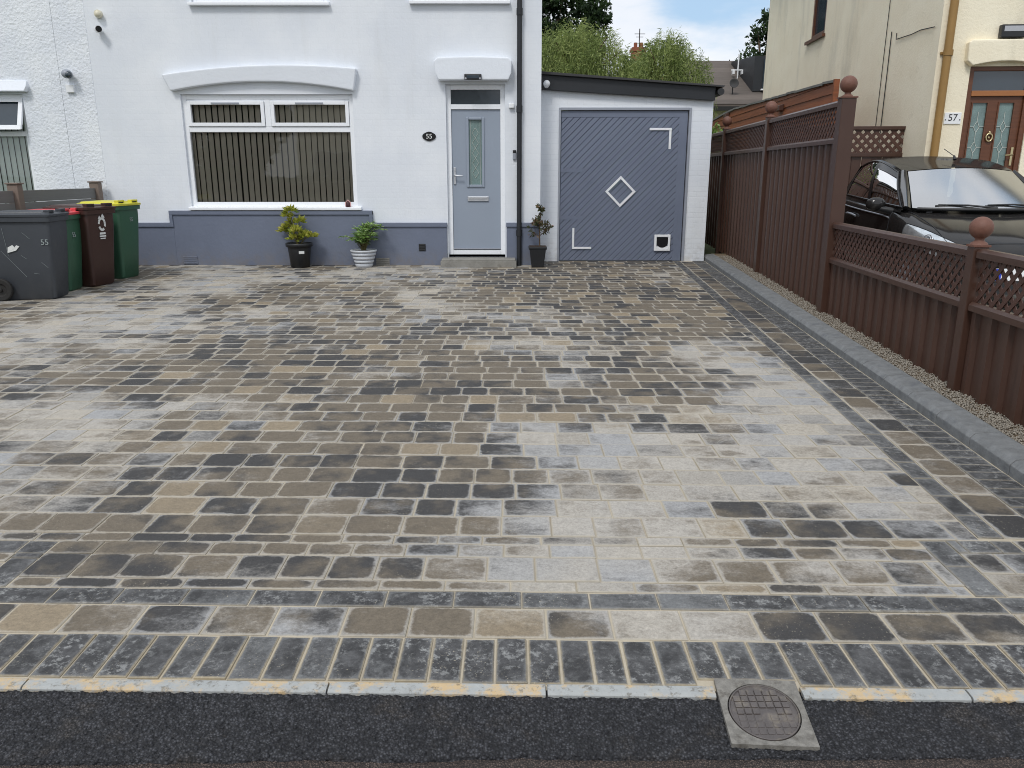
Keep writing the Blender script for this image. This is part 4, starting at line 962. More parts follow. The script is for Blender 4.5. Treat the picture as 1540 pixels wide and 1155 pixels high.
def rail(mb, ya, yb, z0, z1, hw=.032):
    zt = z1; pr = [(-hw, z0), (hw, z0), (hw, zt - .018), (hw * .5, zt), (-hw * .5, zt), (-hw, zt - .018)]; n = len(pr)
    vs = [fp(ya, d, z) for d, z in pr] + [fp(yb, d, z) for d, z in pr]
    mb.add(vs, [(i, (i + 1) % n, n + (i + 1) % n, n + i) for i in range(n)] + [tuple(range(n))[::-1], tuple(range(n, 2 * n))])
def post(parent, y, ztop, ball=True, hw=.052, name='post', br=.076):
    mb = MB(); a, b = FD * hw, FN * hw; c = fp(y)
    lo = [c - a - b, c + a - b, c + a + b, c - a + b]
    def ringz(z, k=1.): return [Vector((c.x, c.y, z)) + (p - c) * k for p in lo]
    mb.hexa(ringz(g(y) - .02)[::-1] if FD.cross(FN).z < 0 else ringz(g(y) - .02), ringz(ztop)[::-1] if FD.cross(FN).z < 0 else ringz(ztop))
    po = mb.build(name, 'fence', parent, bevel=.006)
    if ball:
        f_ = MB(); q = ringz(ztop + .001, 1.12); q2 = ringz(ztop + .014, 1.12); f_.hexa(q, q2)
        f_.lathe([(.052, 0), (.046, .012), (.030, .022), (.026, .034), (.034, .044)], (c.x, c.y, ztop + .014), 24)
        f_.ball((c.x, c.y, ztop + .048 + br), br, 28, 18)
        f_.build('finial', 'finial', po)
    return po
ft = thing('tall_fence', (fx(10.5), 10.5, g(10.5)), 'tall ribbed brown fence panels with lattice tops between garage and lower fence', 'fence')
fl2 = thing('low_fence', (fx(5.), 5., g(5.)), 'low ribbed brown fence with lattice band in front of the black car', 'fence')
YP = [13.34, 10.52, 7.71]
def panel(parent, ya, yb, zl0, zl1, ztop, p_=.2):
    mb = MB(); corrugated(mb, ya, yb, lambda y: g(y) + .045, zl0, p_); mb.build('ribbed_panel', 'fence', parent)
    mb = MB(); rail(mb, ya, yb, zl0 - .005, zl0 + .05, .036); mb.build('rail', 'fence', parent); mb = MB(); rail(mb, ya, yb, ztop - .055, ztop, .036); mb.build('rail', 'fence', parent)
    mb = MB(); L = (yb - ya) / FD.y; latt(mb, fp(ya, -.006, zl0 + .045), FD, Vector((0, 0, 1)), L, ztop - .05 - zl0 - .045, N_=FN); mb.build('lattice', 'lattice', parent)
panel(ft, 7.775, 10.46, 1.80, 0, 2.185); panel(ft, 10.58, 13.28, 1.80, 0, 2.185); panel(ft, 13.40, 14.7, 1.80, 0, 2.185)
post(ft, 10.52, 2.20); post(ft, 13.34, 2.20); post(ft, 7.71, 2.19, hw=.066)
panel(fl2, 5.04, 7.64, .69, 0, 1.07); panel(fl2, 2.40, 4.92, .69, 0, 1.07)
post(fl2, 4.98, 1.078, hw=.046, br=.069); post(fl2, 2.33, 1.078, hw=.046, br=.069)

# ------------------------------------------------------------------ cream house on the right
SD = Vector((.065, 1, 0)).normalized(); FDn = Vector((1, -.065, 0)).normalized()
CC = Vector((5.70, 11.30, 0))
def cs(s, n=0., z=0.): p = CC + SD * s - FDn * n; return Vector((p.x, p.y, z))         # side wall, n out of the wall
def cf(u, n=0., z=0.): p = CC + FDn * u - SD * n; return Vector((p.x, p.y, z))         # front wall
ch = thing('cream_house', (7.5, 14., .2), 'cream rendered house on the right with ochre downpipe and brown front door', 'house')
def planewall(mb, fn, u0, u1, z0, z1, holes, depth):
    us = sorted({u0, u1, *[h[0] for h in holes], *[h[1] for h in holes]}); zs = sorted({z0, z1, *[h[2] for h in holes], *[h[3] for h in holes]})
    for i in range(len(us) - 1):
        for j in range(len(zs) - 1):
            a, b, c, d = us[i], us[i + 1], zs[j], zs[j + 1]
            if any(a >= h[0] - 1e-6 and b <= h[1] + 1e-6 and c >= h[2] - 1e-6 and d <= h[3] + 1e-6 for h in holes): continue
            mb.quad(fn(a, 0, c), fn(b, 0, c), fn(b, 0, d), fn(a, 0, d))
    for a, b, c, d in holes:
        mb.quad(fn(a, 0, c), fn(a, 0, d), fn(a, -depth, d), fn(a, -depth, c)); mb.quad(fn(b, 0, d), fn(b, 0, c), fn(b, -depth, c), fn(b, -depth, d)); mb.quad(fn(a, 0, d), fn(b, 0, d), fn(b, -depth, d), fn(a, -depth, d)); mb.quad(fn(b, 0, c), fn(a, 0, c), fn(a, -depth, c), fn(b, -depth, c))
SW = (5.10, 5.98, 4.12, 5.4)
mb = MB(); planewall(mb, cs, 0, 9.75, -.1, 6.2, [SW], .1); mb.build('side_wall', 'cream_side', ch)
CD = (.455, 1.29, .2, 2.90)
mb = MB(); planewall(mb, cf, 0, 6.5, -.1, 6.2, [CD], .09)
mb.quad(cf(6.5, 0, -.1), cf(6.5, -9.7, -.1), cf(6.5, -9.7, 6.2), cf(6.5, 0, 6.2)); mb.quad(cs(9.75, 0, -.1), cs(9.75, -6.5, -.1), cs(9.75, -6.5, 6.2), cs(9.75, 0, 6.2)); mb.build('front_wall', 'cream_front', ch)
mb = MB(); rp = [cf(-.3, .4, 6.15), cf(6.8, .4, 6.15), cf(6.8, -10.1, 6.15), cf(-.3, -10.1, 6.15)]; r1, r2 = cf(2.8, -3.5, 8.6), cf(3.7, -6.5, 8.6)
mb.add(rp + [r1, r2], [(3, 2, 1, 0), (0, 1, 4), (1, 2, 5, 4), (2, 3, 5), (3, 0, 4, 5)]); mb.build('roof', 'slate', ch)
# side window, sill, cables
def fboxc(mb, fn, u0, u1, n0, n1, z0, z1):
    mb.hexa([fn(u0, n1, z0), fn(u1, n1, z0), fn(u1, n0, z0), fn(u0, n0, z0)], [fn(u0, n1, z1), fn(u1, n1, z1), fn(u1, n0, z1), fn(u0, n0, z1)])
mb = MB()
for a, b, c, d in ((SW[0], SW[0] + .07, SW[2], SW[3]), (SW[1] - .07, SW[1], SW[2], SW[3]), (SW[0] + .07, SW[1] - .07, SW[2], SW[2] + .07)): fboxc(mb, cs, a, b, -.06, -.01, c, d)
Wc = mb.build('window', 'brownframe', ch); MB().quad(cs(SW[0], -.05, SW[2]), cs(SW[1], -.05, SW[2]), cs(SW[1], -.05, SW[3]), cs(SW[0], -.05, SW[3])).build('pane', 'darkglass', Wc)
mb = MB(); fboxc(mb, cs, SW[0] - .06, SW[1] + .22, -.02, .06, SW[2] - .06, SW[2] - .005); mb.build('window_sill', 'brownframe', ch)
mb = MB(); mb.tube([cs(1.86, .012, 6.), cs(1.87, .012, 4.), cs(1.885, .012, 1.5)], .0055, 6); mb.tube([cs(1.665, .012, 3.60), cs(1.66, .012, 2.9), cs(1.66, .012, 1.5)], .007, 6)
mb.tube([cs(1.46, .012, 3.55), cs(1.45, .014, 3.46), cs(.92, .014, 3.445), cs(.60, .012, 3.455), cs(.15, .02, 3.42)], .0065, 6); mb.build('cable', 'cable', ch)
mb = MB(); mb.tube([cf(.10, .06, .25), cf(.105, .06, 3.0), cf(.115, .06, 6.1)], .052, 14)
for z in (.9, 3.03, 4.6): mb.tube([cf(.11, .06, z), cf(.11, .06, z + .07)], .062, 14); fboxc(mb, cf, .03, .19, 0., .03, z + .02, z + .05)
mb.build('downpipe', 'ochre', ch)
lo_ = arc(.435, 2.90, .87, 2.955, 1.32, 2.90, 10)
mb = MB(); pts = [cf(u, .10, z) for u, z in lo_] + [cf(1.42, .10, 3.20), cf(1.38, .085, 3.225), cf(.40, .085, 3.225), cf(.355, .10, 3.19), cf(.36, .10, 2.96)]
mb.prism(pts, SD * .12); mb.build('lintel', 'cream_front', ch, bevel=.018, seg=3)
# brown double-glazed front door
mb = MB()
for a, b, c, d in ((.455, .520, .2, 2.90), (1.225, 1.29, .2, 2.90), (.52, 1.225, 2.845, 2.90)): fboxc(mb, cf, a, b, -.085, -.02, c, d)
mb.build('door_frame', 'brownframe', ch, bevel=.005)
mb = MB(); fboxc(mb, cf, .521, 1.224, -.084, -.012, 2.525, 2.595); mb.build('transom', 'orangebrown', ch, bevel=.005)
mb = MB(); mb.quad(cf(.52, -.05, 2.595), cf(1.225, -.05, 2.595), cf(1.225, -.05, 2.845), cf(.52, -.05, 2.845)); mb.build('overlight', 'darkglass', ch)
mb = MB(); G1, G2 = (.575, .765), (.925, 1.115)
planewall(mb, lambda u, n, z: cf(u, n - .05, z), .522, 1.223, .25, 2.523, [(*G1, 1.35, 2.44), (*G2, 1.35, 2.44)], .02); CDo = mb.build('door', 'brownframe', ch)
for a, b in (G1, G2):
    mb = MB(); fboxc(mb, cf, a - .018, a, -.06, -.038, 1.34, 2.45); fboxc(mb, cf, b, b + .018, -.06, -.038, 1.34, 2.45); fboxc(mb, cf, a, b, -.06, -.039, 2.44, 2.452); mb.build('glazing_bead', 'brownframe', CDo)
    MB().quad(cf(a, -.065, 1.35), cf(b, -.065, 1.35), cf(b, -.065, 2.44), cf(a, -.065, 2.44)).build('door_glass', 'greenglass', CDo)
    mb = MB(); c = (a + b) / 2
    for zc in (2.13, 1.86, 1.59): 
        mb.tube([cf(c, -.06, zc - .075), cf(c + .038, -.06, zc), cf(c, -.06, zc + .075), cf(c - .038, -.06, zc), cf(c, -.06, zc - .075)], .0055, 5)
        mb.tube([cf(a, -.06, zc), cf(c - .038, -.06, zc)], .0045, 5); mb.tube([cf(c + .038, -.06, zc), cf(b, -.06, zc)], .0045, 5)
        mb.tube([cf(c, -.06, zc + .075), cf(c, -.06, zc + .195)], .0045, 5)
    mb.build('leading', 'lead', CDo)
mb = MB(); mb.tube([cf(.845 + .042 * math.cos(a), -.03, 1.99 + .05 * math.sin(a)) for a in [2 * math.pi * k / 18 for k in range(19)]], .011, 8); mb.ball(cf(.845, -.035, 2.055), .02); mb.ball(cf(.845, -.04, 1.99), .016); mb.build('knocker', 'brass', CDo)
mb = MB(); fboxc(mb, cf, 1.165, 1.195, -.05, -.035, 1.62, 1.86); mb.tube([cf(1.18, -.035, 1.76), cf(1.18, .0, 1.76), cf(1.08, .0, 1.755)], .010, 8); mb.build('handle', 'brass', CDo)
mb = MB(); fboxc(mb, cf, .40, 1.35, 0., .32, -.1, .24); mb.build('doorstep', 'stone', ch)
p57 = thing('house_number_plate', cf(.30, 0, 2.24), 'white plate with black number 57 beside ochre downpipe on cream wall', 'number plate')
mb = MB(); fboxc(mb, cf, .195, .418, .001, .014, 2.165, 2.315); mb.build('plate', 'white', p57, bevel=.004)
text('57', .125, 'digits', 'blackgloss', p57, cf(.307, .015, 2.245), FDn, (0, 0, 1), .002)
for u in (.212, .402): mb = MB(); mb.tube([cf(u, .012, 2.22), cf(u, .018, 2.22)], .008, 8); mb.build('screw', 'black', p57)
cl = thing('box_wall_lamp', cf(.9, 0, 3.35), 'black rectangular lamp with pale stripe on cream wall above brown door', 'wall lamp')
mb = MB(); fboxc(mb, cf, .745, 1.075, .0, .09, 3.245, 3.405); mb.build('housing', 'black', cl, bevel=.012)
mb = MB(); fboxc(mb, cf, .775, 1.07, .088, .095, 3.318, 3.385); mb.build('lens', 'lens', cl, bevel=.003)

# lattice screen closing the neighbour's side passage
lf = thing('lattice_screen', (4.7, 12.1, .2), 'brown lattice-topped screen between tall fence and cream house behind the car', 'fence')
XU = Vector((1, -.05, 0)).normalized(); L0 = Vector((3.55, 12.18, 0)); Ls = 2.38
def lp(u, n, z): p = L0 + XU * u; return Vector((p.x, p.y - n, z))
mb = MB(); latt(mb, lp(0, 0, 1.80), XU, Vector((0, 0, 1)), Ls, .34, pitch=.125, w=.046, N_=Vector((0, -1, 0))); mb.build('lattice', 'lattice', lf)
mb = MB(); fboxc(mb, lp, 0, Ls, -.02, .04, 2.13, 2.18); mb.build('rail', 'fence', lf, bevel=.006); mb = MB(); fboxc(mb, lp, 0, Ls, -.02, .04, 1.75, 1.805); mb.build('rail', 'fence', lf, bevel=.006)
mb = MB()
for k in range(16): fboxc(mb, lp, k * Ls / 16, (k + .94) * Ls / 16, -.012 + .008 * (k % 2), .004 + .008 * (k % 2), .2, 1.752)
mb.build('ribbed_panel', 'fence', lf)
for u in (Ls - .055, -.02): 
    mb = MB(); fboxc(mb, lp, u, u + .11, -.06, .06, .15, 2.21); mb.build('post', 'fence', lf, bevel=.008)
# timber fence further back
tf = thing('timber_fence', (5.1, 16., .2), 'orange-brown horizontal timber wall rising above the tall brown fence', 'timber fence')
TD = Vector((.065, 1, 0)).normalized()
def tp(s, n, z): p = Vector((4.80, 12.42, 0)) + TD * s; return Vector((p.x - n, p.y, z))
mb = MB(); zt = lambda s: 2.83 + .018 * s - (max(0, s - 7.6) * .06)
nb_ = 19
for k in range(nb_):
    z0 = .15 + k * .148
    for s0, s1 in ((0., 3.4), (3.41, 6.9), (6.91, 10.4)):
        ta, tb_ = min(z0 + .146, zt(s0)), min(z0 + .146, zt(s1))
        if ta <= z0: continue
        mb.hexa([tp(s0, .012, z0), tp(s1, .012, z0), tp(s1, -.02, z0), tp(s0, -.02, z0)][::-1], [tp(s0, .0, ta), tp(s1, .0, tb_), tp(s1, -.02, tb_), tp(s0, -.02, ta)][::-1])
mb.build('boards', 'timber', tf)
mb = MB(); ss = [i * .52 for i in range(21)]
for i in range(20):
    a, b = ss[i] - .004, ss[i + 1] + .004; za, zb = zt(a) + R.uniform(-.012, .004), zt(b) + R.uniform(-.012, .004)
    mb.hexa([tp(a, .03, za), tp(b, .03, zb), tp(b, -.04, zb), tp(a, -.04, za)][::-1], [tp(a, .03, za + .035), tp(b, .03, zb + .035), tp(b, -.04, zb + .035), tp(a, -.04, za + .035)][::-1])
mb.build('coping', 'timbercap', tf)
for s, z in ((2.75, 2.62), (7.75, 2.82)):
    mb = MB(); mb.hexa([tp(s, .10, z), tp(s + .3, .10, z), tp(s + .3, .01, z), tp(s, .01, z)][::-1], [tp(s, .10, z + .09), tp(s + .3, .10, z + .09), tp(s + .3, .01, z + .12), tp(s, .01, z + .12)][::-1]); mb.build('bracket', 'lattice', tf, bevel=.01)
for s in (.0,): mb = MB(); mb.hexa([tp(s - .06, .03, .1), tp(s, .03, .1), tp(s, -.05, .1), tp(s - .06, -.05, .1)][::-1], [tp(s - .06, .03, 2.86), tp(s, .03, 2.86), tp(s, -.05, 2.86), tp(s - .06, -.05, 2.86)][::-1]); mb.build('end_post', 'timber', tf)

# ------------------------------------------------------------------ black hatchback
car = thing('parked_car', (4.85, 8.965, .223), 'black small hatchback parked nose-out behind the low brown fence', 'car', rz=-.0898)
ST = [  # s, half width, shoulder z, centre z
 (-.02, .50, .50, .53), (.03, .63, .575, .615), (.16, .715, .655, .705), (.40, .765, .745, .80), (.70, .79, .825, .875), (1.0, .80, .895, .93), (1.4, .806, .935, .94), (2.0, .81, .96, .96), (2.6, .81, .99, .98), (3.1, .79, 1.01, 1.0), (3.34, .74, .97, .98), (3.42, .66, .85, .88)]
def crow(st):
    s, w, zs, zt = st
    P = [(.90 * w, .20), (.985 * w, .36), (1.01 * w, .52 if zs > .62 else .36 + (zs - .36) * .5), (.985 * w, zs - .085), (.925 * w, zs - .012), (.78 * w, zs + (zt - zs) * .42), (.42 * w, zs + (zt - zs) * .86), (0, zt)]
    out = []
    for x, z in P:
        fade = max(0., 1 - max(s, 0) / 1.25)
        out.append((x, s - 1.75 + .34 * (x / .8) ** 2.3 * fade, z))
    return out
CT = [crow(s) for s in ST]
def cr1(p0, p1, p2, p3, t):
    return tuple(.5 * (2 * b + (c - a) * t + (2 * a - 5 * b + 4 * c - d) * t * t + (3 * b - a - 3 * c + d) * t ** 3) for a, b, c, d in zip(p0, p1, p2, p3))
def crs(L, u):
    n = len(L) - 1; u = min(max(u, 0), n - 1e-6); i = int(u); t = u - i
    return cr1(L[max(i - 1, 0)], L[i], L[i + 1], L[min(i + 2, n)], t)
def body(si, ti, off=0., side=-1):                # si over stations, ti across (0 sill .. 7 centre line)
    p = Vector(crs([crs(r_, ti) for r_ in CT], si))
    if off:
        a = Vector(crs([crs(r_, ti) for r_ in CT], si + .05)) - Vector(crs([crs(r_, ti) for r_ in CT], si - .05)); b = Vector(crs([crs(r_, min(ti + .05, 7)) for r_ in CT], si)) - Vector(crs([crs(r_, ti - .05) for r_ in CT], si))
        n = b.cross(a)
        if n.length > 1e-9:
            n.normalize()
            if n.dot(Vector((p.x * .6, -.2 if si < 3 else 0, p.z - .3))) < 0: n = -n
            p = p + n * off
    return Vector((p.x * (1 if side > 0 else -1), p.y, p.z))
mb = MB(); NS, NTt = 66, 28
for sd in (-1, 1):
    mb.grid(lambda u, v: body(v * (len(ST) - 1), u * 7, 0, sd), NTt, NS)
ring = [body(0, k * 7 / 14, 0, -1) for k in range(15)] + [body(0, 7 - k * 7 / 14, 0, 1) for k in range(1, 15)]
mb.add(ring, [tuple(range(len(ring)))])
ring = [body(len(ST) - 1, k * 7 / 14, 0, -1) for k in range(15)] + [body(len(ST) - 1, 7 - k * 7 / 14, 0, 1) for k in range(1, 15)]
mb.add(ring, [tuple(range(len(ring)))])
CB = mb.build('body', 'paint', car, local=True)
bm = bmesh.new(); bm.from_mesh(CB.data); bmesh.ops.remove_doubles(bm, verts=bm.verts, dist=.0008); bmesh.ops.recalc_face_normals(bm, faces=bm.faces); bm.to_mesh(CB.data); bm.free()
# glasshouse
def Wb(u): return Vector((.665 * u, .80 + .22 * u * u - 1.75, .925 + .022 * u * u))
def Wt(u): return Vector((.545 * u, 1.43 + .14 * u * u - 1.75, 1.355 - .035 * u * u))
def WS(u, v, o=0.): p = Wb(u).lerp(Wt(u), v) + Vector((0, -.5, .85)) * (.006 * math.sin(math.pi * v) + o); return p
def sb(p): return Vector((.742 - .02 * p + .02 * math.sin(math.pi * p), 1.04 + 1.98 * p - 1.75, .95 + .085 * p))
def stp(p): return Vector((.585 + .018 * math.sin(math.pi * p) - .04 * p, 1.66 + 1.32 * p - 1.75, 1.300 + .125 * math.sin(math.pi * min(1, p * .85)) + .02 * p))
def SG(p, v, o=0.): q = sb(p).lerp(stp(p), v) + Vector((.9, 0, .4)) * (.022 * math.sin(math.pi * v) + o); return q
def RF(u, q):
    a = Wt(u); side = stp(q); ym = a.y + (3.06 - 1.75 - a.y) * q
    ze = stp(q).z + .012; zc = 1.355 + .135 * math.sin(math.pi * min(1, q * .72)) + .0 * q
    k = abs(u) ** 2.2; x = u * (stp(q).x - .012)
    z = zc + (ze - zc) * k
    if q == 0: return Vector((a.x, a.y, a.z))
    return Vector((x, ym, z))
def flip(p, sd): return Vector((p.x * sd, p.y, p.z))
MB().grid(lambda u, v: RF(u * 2 - 1, v), 24, 20).build('roof', 'paint', car, local=True)
MB().grid(lambda u, v: WS((u * 2 - 1) * .985, .015 + v * .965), 28, 12).build('windscreen', 'screen', car, local=True)
mb = MB()
for k in range(2):                                                       # dark band round the screen
    mb.grid(lambda u, v: WS((u * 2 - 1) * .985, .015 + v * .05 if k == 0 else .955 + v * .03, -.004), 24, 2)
mb.build('screen_border', 'black', CB, local=True)
mb = MB()
for sd in (-1, 1):
    mb.grid(lambda u, v: flip(WS(1., v).lerp(SG(0., v), u) + Vector((.02, -.02, .022)) * math.sin(math.pi * u), sd) if True else None, 6, 14)
    mb.grid(lambda u, v: flip(sb(u).lerp(Vector((.76, sb(u).y, sb(u).z - .05)), v), sd), 20, 3)
    mb.grid(lambda u, v: flip(SG(.94 + .06 * u, v, .004), sd), 3, 8)
    mb.grid(lambda u, v: flip(RF(1., u).lerp(SG(u, 1.), v), sd), 16, 2)
mb.grid(lambda u, v: Vector(((u * 2 - 1) * (.55 + .12 * v), 3.05 + .30 * v - 1.75, 1.385 - .40 * v)), 10, 8)
mb.build('pillars', 'paint', CB, local=True)
for sd in (-1, 1):
    MB().grid(lambda u, v: flip(SG(.02 + .455 * u, .03 + .93 * v), sd), 14, 8).build('door_window', 'carglass', car, local=True)
    MB().grid(lambda u, v: flip(SG(.52 + .42 * u, .03 + .93 * v), sd), 12, 8).build('rear_window', 'carglass', car, local=True)
    mb = MB(); mb.grid(lambda u, v: flip(SG(.470 + .055 * u, v, .003), sd), 3, 8); mb.tube([flip(SG(.005 + .98 * k / 20, .985, .006), sd) for k in range(21)], .011, 6); mb.tube([flip(SG(.015, k / 10, .005), sd) for k in range(11)], .013, 6); mb.tube([flip(SG(k / 20, .01, .004), sd) for k in range(21)], .012, 6)
    mb.build('window_trim', 'blackgloss', car, local=True)
    # wind deflector along the door window
    MB().grid(lambda u, v: flip(SG(.0 + .46 * u, .80 + .17 * v, .016 + .006 * math.sin(math.pi * u)), sd), 14, 3).build('wind_deflector', 'blackgloss', car, local=True)
    mb = MB(); c = Vector((.905 * sd, 1.36 - 1.75, .975)); mb.ball(c, .1, 22, 14, (1.02, .62, .74)); MR = mb.build('door_mirror', 'paint', car, local=True)
    mb = MB(); mb.tube([(.74 * sd, 1.27 - 1.75, .90), (.80 * sd, 1.31 - 1.75, .915), (.87 * sd, 1.35 - 1.75, .93)], [.045, .035, .03], 10); mb.build('mirror_arm', 'black', MR, local=True)
    mb = MB(); mb.tube([body(5.6 + 4.0 * k / 20, 3.02, .007, sd) for k in range(21)], .0085, 6); mb.build('side_moulding', 'metal_trim', car, local=True)
    mb = MB(); mb.tube([body(7.35, 2.75, .018, sd), body(7.5, 2.78, .035, sd), body(7.75, 2.78, .035, sd), body(7.9, 2.75, .018, sd)], .012, 8); mb.build('door_handle', 'metal_trim', car, local=True)
    # headlight: reflector under a clear cover, wrapped round the corner
    def hl(u, v, o): return body(1.45 + 2.6 * u, 2.75 + (1.9 + .55 * (1 - u)) * v * (1 - .5 * u * u), o, sd)
    MB().grid(lambda u, v: hl(u, v, .004), 18, 10).build('headlight', 'lamp', car, local=True)
    H = [o for o in bpy.data.objects if o.name.startswith('headlight') and o.parent == car][-1]
    mb = MB(); c0 = hl(.36, .46, .011); nx = (hl(.36, .46, .05) - hl(.36, .46, .0)).normalized(); e1 = nx.orthogonal().normalized(); e2 = nx.cross(e1)
    for r_ in (.062, .045): mb.tube([c0 + (e1 * math.cos(a) + e2 * math.sin(a)) * r_ for a in [2 * math.pi * k / 24 for k in range(25)]], .006, 6)
    mb.ball(c0, .030, 14, 10); mb.build('bulb_ring', 'chrome', H, local=True)
    mb = MB(); mb.tube([hl(k / 16, 0, .005) for k in range(17)] + [hl(1, k / 6, .005) for k in range(7)] + [hl(1 - k / 16, 1, .005) for k in range(17)] + [hl(0, 1 - k / 6, .005) for k in range(7)], .005, 5); mb.build('headlight_seal', 'seal', H, local=True)
    mb = MB(); mb.tube([body(5.2 - 3.6 * k / 24, 4.75 + .25 * math.sin(math.pi * k / 24), .001, sd) for k in range(25)], .0045, 6); mb.tube([body(5.55, .5 + 3.2 * k / 12, .001, sd) for k in range(13)], .0045, 6); mb.build('panel_gap', 'seal', CB, local=True)
    mb = MB(); mb.tube([body(4.72, 5.35, .006, sd), body(4.66, 5.5, .012, sd)], .012, 8); mb.build('washer_jet', 'black', car, local=True)
mb = MB(); mb.tube([body(1.62, 4.9 + 2.1 * k / 12, .001, -1) for k in range(13)] + [body(1.62, 7 - 2.1 * k / 12, .001, 1) for k in range(1, 13)], .005, 6); mb.build('bonnet_gap', 'seal', CB, local=True)
mb = MB(); mb.tube([(.62 - 1.24 * k / 20, .81 + .22 * ((.62 - 1.24 * k / 20) / .665) ** 2 - 1.775, .932 + .012) for k in range(21)], .016, 8); mb.build('scuttle', 'black', car, local=True)
mb = MB()
for (u0, u1, v1) in ((.82, .02, .12), (.12, -.66, .10)):
    a, b = WS(u0, .02, .03), WS(u1, v1, .012)
    mb.tube([a, a.lerp(b, .5) + Vector((0, 0, .012)), b], [.012, .009, .006], 6); mb.tube([a.lerp(b, .30) + Vector((0, 0, -.012)), b.lerp(a, -.05) + Vector((0, 0, -.010))], .007, 6)
mb.build('wipers', 'black', car, local=True)
mb = MB(); mb.tube([(0, 1.72 - 1.75, 1.44), (0, 1.745 - 1.75, 1.482)], [.020, .010], 10); mb.tube([(0, 1.745 - 1.75, 1.478), (0, 2.02 - 1.75, 1.56)], .004, 6); mb.build('aerial', 'black', car, local=True)
mb = MB(); mb.box(-.26, .26, -1.795, -1.782, .345, .455); NP = mb.build('number_plate', 'white', car, bevel=.004, local=True); mb = MB(); mb.box(-.26, -.212, -1.798, -1.7945, .347, .453); mb.build('plate_band', 'plate_blue', NP, local=True)
mb = MB(); mb.box(-.34, .34, -1.79, -1.765, .25, .325); mb.build('grille', 'black', car, bevel=.006, local=True)
mb = MB()
for sx in (-.27, .27): mb.ball((sx, 1.95 - 1.75, .86), .24, 16, 12, (.85, .42, 1.3)); mb.ball((sx, 2.02 - 1.75, 1.17), .11, 14, 10, (1.1, .5, .8))
mb.build('seats', 'room', car, local=True)
for sx in (-.70, .70):
    for ys in (.62, 2.95):
        c = Vector((sx, ys - 1.75, .285)); s_ = 1 if sx > 0 else -1
        def wheelring(prof):
            w = MB(); vs = []
            for r_, o in prof:
                for k in range(32): a = 2 * math.pi * k / 32; vs.append(c + Vector((o * s_, r_ * math.cos(a), r_ * math.sin(a))))
            w.add(vs, [(i * 32 + k, i * 32 + (k + 1) % 32, (i + 1) * 32 + (k + 1) % 32, (i + 1) * 32 + k) for i in range(len(prof) - 1) for k in range(32)], True); return w
        wv = bpy.data.objects.new('wheel', None); COL.objects.link(wv); wv.parent = car
        t_ = wheelring([(.185, -.09), (.27, -.085), (.285, -.06), (.285, .075), (.27, .105), (.185, .112)]).build('tyre', 'rubber', None); t_.parent = wv
        r_ = wheelring([(.186, .10), (.175, .085), (.12, .10), (.05, .105), (.001, .105)]).build('rim', 'metal_trim', None); r_.parent = wv
# ------------------------------------------------------------------ potted plants
def leaf(mb, p, d, L, w, tint, n=None, fold=.25):
    d = Vector(d).normalized(); s = d.cross(n if n is not None else Vector((R.gauss(0, 1), R.gauss(0, 1), R.gauss(0, 1)))); s = s.normalized() if s.length > 1e-6 else d.orthogonal().normalized()
    u = s.cross(d); p = Vector(p); m = p + d * L * .45 + u * L * fold * .3
    mb.add([p, m + s * w / 2, p + d * L, m - s * w / 2], [(0, 1, 2, 3)], False, tint)
def rnd(): 
    v = Vector((R.gauss(0, 1), R.gauss(0, 1), R.gauss(0, 1))); return v.normalized()
def rounded_pot(name, par, prof, c, mat, **k): return MB().lathe(prof, c, 36, **k).build(name, mat, par)
# 1: yellow-green shrub in a round black pot
zp = g(11.6); c = Vector((-3.11, 11.60, zp))
p1 = thing('potted_shrub', c, 'variegated yellow-green shrub in round black pot with white sticker', 'potted plant', 'potted plants by the house')
rounded_pot('pot', p1, [(.128, .0), (.135, .004), (.165, .27), (.170, .30), (.192, .302), (.196, .345), (.188, .352), (.176, .345), (.172, .30)], c, 'black'); MB().lathe([(.001, .315), (.172, .318)], c, 24).build('soil', 'soil', p1)
mb = MB(); a0 = -1.05
for i in range(7): pass
pts = []
for z0, z1 in ((.215, .245),):
    for a in (-1.32, -.98): pts.append(a)
r0 = .162; mb.hexa([c + Vector((r0 * math.cos(a) * k, r0 * math.sin(a) * k, .205)) for a, k in ((-1.38, 1.0), (-.92, 1.0), (-.92, 1.03), (-1.38, 1.03))], [c + Vector((r0 * math.cos(a) * k, r0 * math.sin(a) * k, .245)) for a, k in ((-1.38, 1.01), (-.92, 1.01), (-.92, 1.05), (-1.38, 1.05))]); mb.build('sticker', 'print', p1)
cl_ = [((437 - 447) / 116, (404 - 309) / 117, .075), ((431 - 447) / 116, (404 - 318) / 117, .07), ((452 - 447) / 116, (404 - 327) / 117, .08), ((429 - 447) / 116, (404 - 338) / 117, .10), ((420 - 447) / 116, (404 - 344) / 117, .07), ((446 - 447) / 116, (404 - 343) / 117, .10), ((461 - 447) / 116, (404 - 352) / 117, .11), ((470 - 447) / 116, (404 - 351) / 117, .07), ((440 - 447) / 116, (404 - 356) / 117, .09), ((436 - 447) / 116, (404 - 329) / 117, .06)]
lf1 = MB(); st1 = MB()
for x, z, r in cl_:
    q = c + Vector((x, R.uniform(-.1, .1), z)); b = c + Vector((R.uniform(-.03, .03), R.uniform(-.03, .03), .31))
    st1.tube([b, b.lerp(q, .5) + Vector((0, 0, .03)), q], [.008, .006, .003], 6)
    for k in range(int(68 * r / .09)):
        o = rnd(); o.z = abs(o.z) * .7 - .1; p = q + Vector((o.x, o.y, o.z)) * r * R.uniform(.1, .8); d = o + Vector((0, 0, .25)) + rnd() * .5
        leaf(lf1, p, d, R.uniform(.055, .095), R.uniform(.03, .045), min(1, max(0, R.gauss(.62 if o.z > 0 else .4, .25))))
